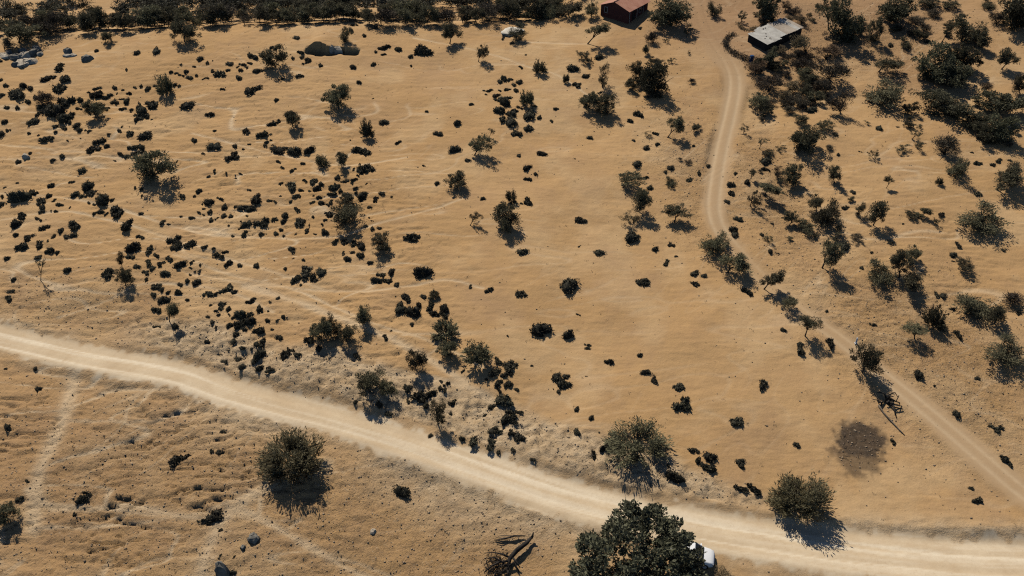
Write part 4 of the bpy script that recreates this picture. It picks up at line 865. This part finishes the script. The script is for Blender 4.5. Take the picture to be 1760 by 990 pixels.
# ------------------------------------------------------------------ cushion shrubs
TILE_SHRUBS = {
'00': "515,555,110 420,650,100 575,655,100 535,740,140 585,850,130 50,728,45 15,810,50 150,790,140 200,735,60 262,750,60 360,688,35 680,845,90 750,795,40 830,750,65 830,810,110 920,820,80 985,750,40 1055,770,25 1165,745,50 1213,737,30 1285,750,65 1335,733,30 1500,725,40 1540,733,30 1470,617,30 1515,625,30 1555,640,50 1600,612,40 1630,660,55 1690,645,30 1650,570,50 1555,550,22 1720,500,55 1750,670,40 990,865,70 1040,845,45 1105,860,70 1050,925,60 1215,935,120 1335,870,125 1615,890,110 930,922,35 850,890,150 730,890,50 680,930,50 245,870,50 305,835,45 360,905,70 320,965,80 470,940,150 60,922,40 150,922,40 1090,595,40 1180,450,50 1345,425,90 830,435,35 1130,940,30 1015,800,30 1100,795,60 8,685,35 8,520,30 600,975,100 1225,975,110",
'01': "22,535,30 60,515,25 65,600,50 135,628,95 200,598,35 215,540,55 320,540,55 380,535,45 283,572,28 310,600,35 370,570,35 298,650,65 445,603,55 390,470,50 435,488,55 490,600,30 158,758,42 440,750,145 415,805,35 615,855,42 650,673,42 805,645,45 838,650,25 790,315,60 815,440,65 835,485,40 897,500,60 757,498,30 740,468,20 860,532,50 995,560,45 1272,572,48 1460,545,60 1560,388,90 1650,418,70 1540,460,40 1468,442,30 1500,415,30 1265,255,65 1290,210,50 1465,232,45 1325,705,35 1200,745,35 1445,845,22 30,970,80 735,975,80 10,670,40 1370,303,35 578,405,35 505,455,22",
'02': "75,420,150 10,480,40 28,562,40 530,890,38 148,955,25 685,770,55 640,775,22 655,808,22 770,772,30 755,815,60 735,850,30 818,665,95 868,675,35 775,695,45 943,700,50 850,755,60 905,770,60 895,725,35 830,840,100 820,880,90 770,940,90 870,940,90 870,970,80 945,920,50 1055,830,60 1065,895,50 1030,970,120 1255,918,48 958,570,45 998,468,20 800,322,45 1400,580,80 1520,650,70 1435,715,75 1630,480,70 1630,790,35 680,175,35 1020,165,40 1075,155,40 880,365,35",
'03': "200,980,80 1520,880,45 1620,890,70 1690,935,90 220,235,35",  # one of these dark shrubs is put in place of a shrub's shadow
'04': "610,380,50 930,355,45 1590,180,40 1230,130,40",
'10': "42,55,45 40,120,60 15,155,50 75,122,30 300,20,110 250,152,30 330,168,22 475,90,45 545,100,60 478,142,28 405,180,95 590,40,70 550,20,90 660,80,70 685,125,50 735,128,25 768,130,35 938,150,35 680,195,32 625,208,18 585,215,25 848,205,95 795,280,95 918,262,42 1035,130,55 1105,150,75 1050,92,25 1105,97,18 1250,168,90 1180,25,65 1250,10,60 1308,35,22 1140,255,85 1215,270,55 1175,300,80 1240,312,30 1045,325,65 1090,345,60 985,383,28 1670,212,50 1745,325,30 530,330,75 455,380,42 160,395,60 260,325,30 710,468,65 625,560,50 440,600,50 42,618,28 150,577,22 165,690,130 285,655,80 340,725,110 420,685,60 365,780,60 360,820,50 40,690,50 15,755,55 65,748,30 475,730,48 525,758,62 598,790,28 605,710,35 760,600,105 805,650,80 650,672,70 715,690,70 885,715,120 765,745,40 815,765,35 970,715,45 1020,795,160 820,828,50 865,825,50 910,845,42 440,818,25 480,822,32 170,825,60 175,860,80 140,925,100 330,885,62 390,948,75 650,925,115 525,980,45 1120,925,115 1335,315,30 1160,615,35 1205,620,50 1220,690,35 1215,840,40 1567,690,50 1555,865,22 1710,650,50 1672,692,25 1655,860,55 1700,825,40 1745,850,30 1395,905,60 1455,930,30 1750,760,30 1750,800,25",
'11': "350,128,80 485,150,80 565,65,75 640,45,60 85,130,28 85,255,100 260,260,45 245,330,110 378,245,28 332,292,20 552,215,60 565,165,38 518,252,35 625,285,110 690,275,45 770,305,95 900,295,80 1540,55,70 1660,228,60 1250,213,15 1400,450,140 1365,285,150 638,392,40 668,440,42 765,460,58 840,410,35 80,475,45 35,522,30 188,497,38 312,497,38 265,540,20 380,632,35 655,582,35 725,605,105 838,628,52 865,555,50 925,550,75 1000,585,45 965,625,65 900,648,30 1095,600,90 1090,660,60 1165,645,38 1140,530,50 1180,565,50 1225,555,35 1290,540,60 1330,510,40 1275,460,35 1320,610,60 1265,580,30 1395,588,28 1300,662,25 1355,680,80 1355,722,45 1455,710,75 1522,668,45 1415,788,38 1215,680,70 780,690,50 815,680,45 740,738,30 920,740,60 980,700,40 1000,748,50 935,690,25 1060,765,40 1085,730,55 785,795,60 470,700,105 555,730,45 600,735,38 650,695,25 35,740,75 130,702,60 170,785,55 265,775,40 330,780,85 405,795,80 45,825,42 55,895,45 100,880,35 165,860,50 225,865,50 345,860,45 365,925,80 500,900,120 605,890,70 675,910,45 690,858,55 800,900,110 930,870,25 1035,895,32 900,935,25 1008,935,20 1085,830,80 1385,945,35 1440,970,40 1500,970,38 1440,905,22 1412,877,18 300,965,35 655,980,35 310,910,20 205,945,20 880,980,40 1020,980,35 1605,700,18",
'12': "790,20,80 870,40,110 920,140,90 1040,100,100 1115,15,40 1200,40,60 410,65,65 247,150,75 392,285,85 127,430,28 235,580,42 498,378,45 1025,445,80 1082,500,35 1022,540,70 1135,320,70 940,340,40 1030,715,100 960,755,25 1550,187,45 1430,370,25 1440,890,100 1505,900,40 630,712,40",
'13': "275,275,55 165,212,28 345,148,50 370,245,40 135,45,45 195,410,80 265,530,48 305,617,55 485,440,65 437,482,35 635,540,65 730,480,55 805,430,40 178,480,20 680,260,25 1040,495,35 1000,575,80 990,655,70 968,735,45 1065,885,65 1300,465,60 1020,980,70 1300,385,90 720,90,60 1140,570,60 1355,930,25",
'14': "515,103,60 675,98,25 140,160,40 163,335,28 353,310,28 1305,320,35 1285,405,35 1370,400,70 1490,420,40 1545,375,60 1620,385,60 1370,670,70 720,930,18 1050,850,40 290,655,45 210,780,75",
'20': "137,35,40 210,110,110 250,45,95 320,110,95 410,80,32 435,165,70 492,185,40 405,180,35 465,40,60 570,45,55 635,33,55 520,10,35 60,235,45 330,220,55 580,335,55 118,418,42 1215,42,80 1150,140,100 1130,210,70 1285,155,105 1345,200,60 1445,225,70 1380,275,70 1280,265,80 1310,315,55 1250,345,70 1175,300,55 1550,280,100 1420,360,85 1620,320,42 1655,262,42 1720,285,35 1718,335,40 1675,350,20 1635,380,25 1280,415,60 1610,430,40 1690,437,75 1550,462,42 1340,460,75 1515,525,70 1390,500,50 1435,515,50 1320,545,50 1410,590,90 1510,60,110 1550,110,90 1650,110,110 1490,140,60 1610,595,30 945,350,100 930,385,60 1750,140,40 95,520,60 60,580,70 1355,815,65 1505,815,55 1355,665,80 1460,570,25",
'21': "15,125,55 115,210,100 170,180,50 188,268,85 75,150,30 300,293,40 445,298,55 597,257,20 692,327,32 745,150,55 760,180,30 757,237,20 848,250,30 840,340,135 1000,345,105 800,395,70 745,420,65 850,400,50 930,400,80 825,465,25 240,45,30 345,10,80 480,25,35 515,25,35 610,20,45 680,45,28 780,28,40 885,8,45 943,27,30 1035,15,50 1125,80,60 1190,90,70 1280,100,90 1345,120,90 1190,180,42 1272,182,35 1330,210,80 1225,240,55 1420,270,45 1510,360,75 1605,345,70 1470,415,80 1565,410,75 1510,440,30 1650,457,48 1645,560,22 1735,545,80 1680,660,100 1740,690,60 1750,600,40 25,530,70 90,527,50 165,490,105 212,465,40 252,523,48 400,595,85 630,575,35 560,610,25 125,635,100 50,640,28 205,670,42 95,688,30 118,722,30 208,722,32 243,745,30 25,735,35 65,780,40 470,668,60 305,715,100 395,710,70 320,770,95 390,775,85 295,810,70 215,810,55 340,845,42 545,692,22 620,755,42 675,737,38 538,770,38 490,830,110 578,845,25 380,835,22 640,915,60 270,885,55 250,945,55 500,940,50 445,970,55 490,975,50 20,950,40 65,820,20 100,825,30 1555,910,70 1600,860,20 920,920,90",
'22': "20,50,130 970,170,85 110,345,130 522,470,45 675,505,85 965,535,100 1370,450,160 1463,130,30 1630,178,85 1125,830,160 1365,888,95 1450,720,35 1525,970,48 842,903,18 120,560,50 70,620,80 30,690,110 180,640,110 230,700,90 300,660,80 20,800,40 300,720,80",
'23': "250,440,120 350,155,50 445,265,90 530,218,28 490,110,70 690,355,80 690,450,85 150,40,130 1340,175,42 1395,190,35 1268,35,35 1030,20,70 1150,515,100 1450,848,45 1595,970,55 770,380,50",
'24': "1185,105,70 1150,200,60 1155,260,30 1580,165,35 450,185,25 215,120,95 1180,890,75 1000,530,60 1065,550,60 1715,705,60 455,795,50 1130,665,70 365,315,40 65,690,25 80,960,100",
'30': "62,690,55 305,195,35 1555,965,130 50,195,25 330,360,50",
'31': "470,65,110 690,45,130 795,70,60 555,190,70 470,190,60 420,130,50 190,30,40 120,80,60 325,15,45 400,15,35 1305,75,60 1335,110,35 980,15,60 155,730,40 120,910,50 60,905,40 1295,480,40 1500,500,60 1580,575,60 165,130,50 285,110,60 320,170,60 1735,360,70 1750,460,50",
'32': "85,430,150 185,405,90 10,350,40 265,360,45 305,380,50 310,320,55 270,300,30 455,215,42 365,480,85 350,580,30 140,510,50 640,578,45 450,795,45 550,780,120 720,715,80 770,740,70 680,820,130 760,300,85 885,150,130 840,220,90 770,110,80 850,300,90 770,370,70 920,370,40 840,440,140 780,450,90 710,520,60 865,590,130 935,560,60 870,640,90 940,770,100 880,740,70 740,200,110 1300,320,130 1265,260,90 1345,255,55 1228,370,20 1280,390,35 1700,125,100 1440,735,65 1562,615,42 1437,540,45 1520,262,18 1050,168,22 1530,15,42 1585,920,115 1675,870,80 1735,825,35 1630,742,18 660,285,30 180,765,40 890,890,45 765,910,40 1060,970,45",  # one shrub, beside the spiky tree, stands in for a cast shadow
'33': "270,215,75 355,270,80 540,330,90 590,470,170 1255,320,100 1040,620,110 220,78,40 1565,845,52 1300,685,20 1615,25,85 685,880,85 820,940,110 720,960,80 1080,985,70",
'34': "640,815,65 850,235,100 1355,275,50 1530,690,110 1610,960,90 990,342,22 1180,465,20 1180,580,60",
'40': "735,280,130 170,320,60 230,165,45 640,455,35 1725,500,60",
'41': "85,460,130 30,545,60 138,590,35 1700,250,130 325,755,40 240,955,50 125,815,40 260,825,35",
'43': "515,120,140 485,40,60 800,20,110 1085,20,70 1070,215,115 1180,215,115",
'44': "1345,315,85 1305,230,40 1635,10,60",
}
shrubs = []
for k, s_ in TILE_SHRUBS.items():
    oy, ox = 198*int(k[0]), 352*int(k[1])
    for e in s_.split():
        a = [float(x)/5 for x in e.split(',')]; shrubs.append([a[0]+ox, a[1]+oy, a[2]])
shrubs.sort(key=lambda s_: -s_[2])
SH = np.array(shrubs); SP_ = unproject(SH[:, 0], SH[:, 1]+0.22*SH[:, 2], z_at)
sr_ = SH[:, 2]/2/px_per_m(SP_)*1.3
VV = []; FF = []; TT = []; nv0 = 0
for i in range(len(shrubs)):
    x, y, zz = SP_[i]; r = float(sr_[i]); g = random.Random(i*7+1); rz = g.uniform(0, 6.28)
    v = (g.randrange(11) if SH[i, 2] < 14 else g.choice([0, 1, 2, 3, 5, 6, 8, 9, 10, 11, 12, 13, 15, 17])); hz = g.uniform(0.75, 1.3)
    if i < 300:
        o = add('cushion_shrub', CUSH[v], None, (x, y, zz-0.04*r), (0, 0, rz), (r*g.uniform(.9, 1.15), r*g.uniform(.65, 1), r*hz))
        o['category'] = 'shrub'; o['group'] = 'dark cushion shrubs on the slope'
        shrubs[i].append(o)
    else:
        q, f, tt = CUSH_RAW[v % 8]; ca, sa = math.cos(rz)*r, math.sin(rz)*r
        VV.append(np.stack([q[:, 0]*ca-q[:, 1]*sa+x, q[:, 0]*sa+q[:, 1]*ca+y, q[:, 2]*r*hz+zz-0.04*r], -1)); FF.append(f+nv0); TT.append(tt); nv0 += len(q)
o = add('small_shrubs', mesh_from('small_shrubs', np.concatenate(VV), np.concatenate(FF), MAT['cushion'], np.concatenate(TT)))
tag(o, 'smallest dark cushion shrubs scattered over the whole slope', 'shrubs', kind='stuff')

# ------------------------------------------------------------------ loose stones and dry tufts
stone_t = np.array([(1, 0, 0), (0, 1, 0), (-1, 0, 0), (0, -1, 0), (0, 0, .7), (0, 0, -.5)], float); stone_f = np.array([(0, 1, 4), (1, 2, 4), (2, 3, 4), (3, 0, 4), (1, 0, 5), (2, 1, 5), (3, 2, 5), (0, 3, 5)])
def scatter(n, weight, size):
    m = weight/weight.sum(); ii = RNG.choice(len(weight), n, p=m)
    x = nx[ii]+RNG.normal(size=n)*.15; y = ny[ii]+RNG.normal(size=n)*.15
    return x, y, z_at(x, y), size*(0.5+RNG.random(n)**2.5*1.8)
inview = (pu > -60) & (pu < 1820) & (pv > -30) & (pv < 1040)
wgt = inview*(0.05+1.6*M['stony'][near]+1.2*bank+2.5*M['burn'][near])*(1-M['road'][near])*(1-M['track'][near])
x, y, zz, sz = scatter(12000, wgt, 0.05)
a = RNG.random(len(x))*6.28; T_ = stone_t[None]*(1+0.3*RNG.normal(size=(len(x), 6, 1)))*sz[:, None, None]
V = np.stack([T_[..., 0]*np.cos(a)[:, None]-T_[..., 1]*np.sin(a)[:, None]+x[:, None], T_[..., 0]*np.sin(a)[:, None]+T_[..., 1]*np.cos(a)[:, None]+y[:, None], T_[..., 2]+zz[:, None]+0.02], -1).reshape(-1, 3)
F = (stone_f[None]+(np.arange(len(x))*6)[:, None, None]).reshape(-1, 3)
tag(add('stones', mesh_from('stones', V, F, MAT['pebble'])), 'loose pale stones strewn over the banks and slopes', 'stones', kind='stuff')
wgt = inview*(0.35+0.8*left+0.6*M['stony'][near])*(1-M['road'][near])*(1-M['track'][near])
x, y, zz, sz = scatter(1300, wgt, 1.0)
Cn = np.repeat(np.stack([x, y, zz+0.05], -1), 7, 0)+RNG.normal(size=(len(x)*7, 3))*np.array([.09, .09, .03])
V, F, T = leaf_cards(Cn, 0.13, 0.25, 0.6)
tag(add('dry_tufts', mesh_from('dry_tufts', V, F, MAT['leaf_grey'], T)), 'tiny dry tufts dotted over the bare soil', 'tufts', kind='stuff')

# ------------------------------------------------------------------ labels that point to one thing each
LM = [  # photo place, short name, own label (None: not a tree)
 (1076, 22, 'red house', None), (1335, 52, 'metal-roofed shed', None), (1478, 765, 'burnt patch', None), (1215, 950, 'white car', None),
 (502, 785, 'round bush below the road', None), (1378, 850, 'round bush left of the burnt patch', None), (870, 940, 'fallen dead tree', None), (548, 82, 'dark pit', None),
 (42, 100, 'pale rock outcrop', None), (880, 50, 'white stone slab', None), (1100, 745, 'many-stemmed bush', None),
 (262, 286, 'largest tree of the left slope', 'largest bushy tree of the left slope, with a wide dark shadow'),
 (582, 170, 'lone round tree below the pit', 'lone round tree on the open slope below the dark pit'),
 (215, 476, 'dark stubby tree above the road', 'dark stubby oval tree with a narrow top above the left road'),
 (295, 534, 'oval tree on the left bank', 'greyish oval-crowned tree standing on the left bank of the road'),
 (592, 372, 'wide tree amid the shrubs', 'wide tree amid the dense shrub field left of the bare slope'),
 (656, 416, 'tree with tall shadow mid-left', 'bushy tree above a tall dark shadow at mid-left'),
 (621, 544, 'upright tree beside dark bushes', 'upright bushy tree right of three dark bushes above the road'),
 (790, 310, 'round tree on the bare slope', 'round tree with dark shadow on the bare central slope'),
 (826, 249, 'curved tree on the bare slope', 'wind-bent thorn tree with curved shadow on the bare central slope'),
 (872, 368, 'long bush on the central slope', 'large long bush on the central bare slope, ending in a round shrub'),
 (1025, 178, 'twin bush near the slope top', 'left bush of the wide pair near the slope top'),
 (1134, 136, 'broad dark tree by the track', 'broad dark tree above its black shadow left of the upper track'),
 (1142, 22, 'dark tree beside the red house', 'large dark tree beside the red house'),
 (1228, 414, 'tree where the track bends', 'thorn tree where the side track bends'),
 (1392, 548, 'small lollipop tree by the track', 'small lollipop-shaped tree with clear trunk by the side track'),
 (1494, 622, 'dense tree by the lower track', 'dense dark tree casting a long shadow by the lower side track'),
 (1574, 482, 'thicket on the right slope', 'lowest tree of the thicket on the right slope'),
 (1682, 522, 'low wide tree at right', 'low wide tree near the right edge at mid-height'),
 (1692, 374, 'tree with long shadow at right', 'thorn tree with a long black shadow near the right edge'),
 (632, 656, 'tree on the pale bank', 'bushy tree with dark shadow on the pale eroded road bank'),
 (753, 708, 'small tree at the road edge', 'small oval tree standing at the upper road edge'),
 (472, 102, 'bushy tree on upper left slope', 'bushy tree over its dark shadow on the upper left slope'),
 (1608, 110, 'largest tree of the right wood', 'largest dark tree of the wood at the upper right'),
 (822, 606, 'spiky tree atop the shrub chain', 'spiky tree at the top of the black shrub chain above the road'),
 (1388, 234, 'big dark tree right of the track', 'big dark tree standing right of the upper side track'),
 (10, 882, 'tree at the left bottom edge', 'bushy tree cut by the left edge below the road'),
 (1724, 310, 'pair of trees at right edge', 'dark leaning tree of the pair at the right edge, above a long shadow'),
 (829, 90, 'small leaning tree below the slab', 'small leaning thorn tree below the white stone slab'),
 (1300, 322, 'tree right of the track', 'thorn tree just right of the side track, half way up')]
for lm in LM:
    if lm[3]:
        t = min((t for t in trees if not t.get('lab')), key=lambda t: (t['c'][0]-lm[0])**2+(t['c'][1]-lm[1])**2)
        t['lab'] = True; tag(t['o'], lm[3], 'tree'); t['o']['group'] = 'trees on the hillside'
def auto(items, noun_of, head):
    """items: (u, v, object or None, size word); rank each among its kind on one side of its nearest landmark"""
    buckets = {}
    for it in items:
        u, v = it[0], it[1]
        j = min(range(len(LM)), key=lambda j: (u-LM[j][0])**2+(1.6*(v-LM[j][1]))**2)
        du, dv = u-LM[j][0], 1.6*(v-LM[j][1])
        side = ('right of' if du > 0 else 'left of') if abs(du) > abs(dv) else ('downhill of' if dv > 0 else 'uphill of')
        buckets.setdefault((j, side), []).append((du*du+dv*dv, it))
    for (j, side), lst in buckets.items():
        lst.sort(key=lambda q: q[0])
        for n_, (_, it) in enumerate(lst, 1):
            if it[2] is None: continue
            rank = 'nearest '+head if n_ == 1 else ordinal(n_)+' nearest '+head
            it[2]['label'] = f"{noun_of(it)}, {rank} {side} the {LM[j][2]}"
auto([(s_[0], s_[1], s_[3] if len(s_) > 3 else None, s_[2]) for s_ in shrubs],
     lambda it: ('large' if it[3] > 22 else 'medium' if it[3] > 14 else 'small')+' cushion shrub', 'one')
auto([(t['c'][0], t['c'][1], None if t.get('lab') else t['o'], t['t']) for t in trees if not t.get('lab')], lambda it: LOOK[it[3]], 'taller plant')
for t in trees:
    if not t.get('lab'):
        t['o']['category'] = 'bush' if t['t'] in 'bns' else 'tree'; t['o']['group'] = 'trees on the hillside'
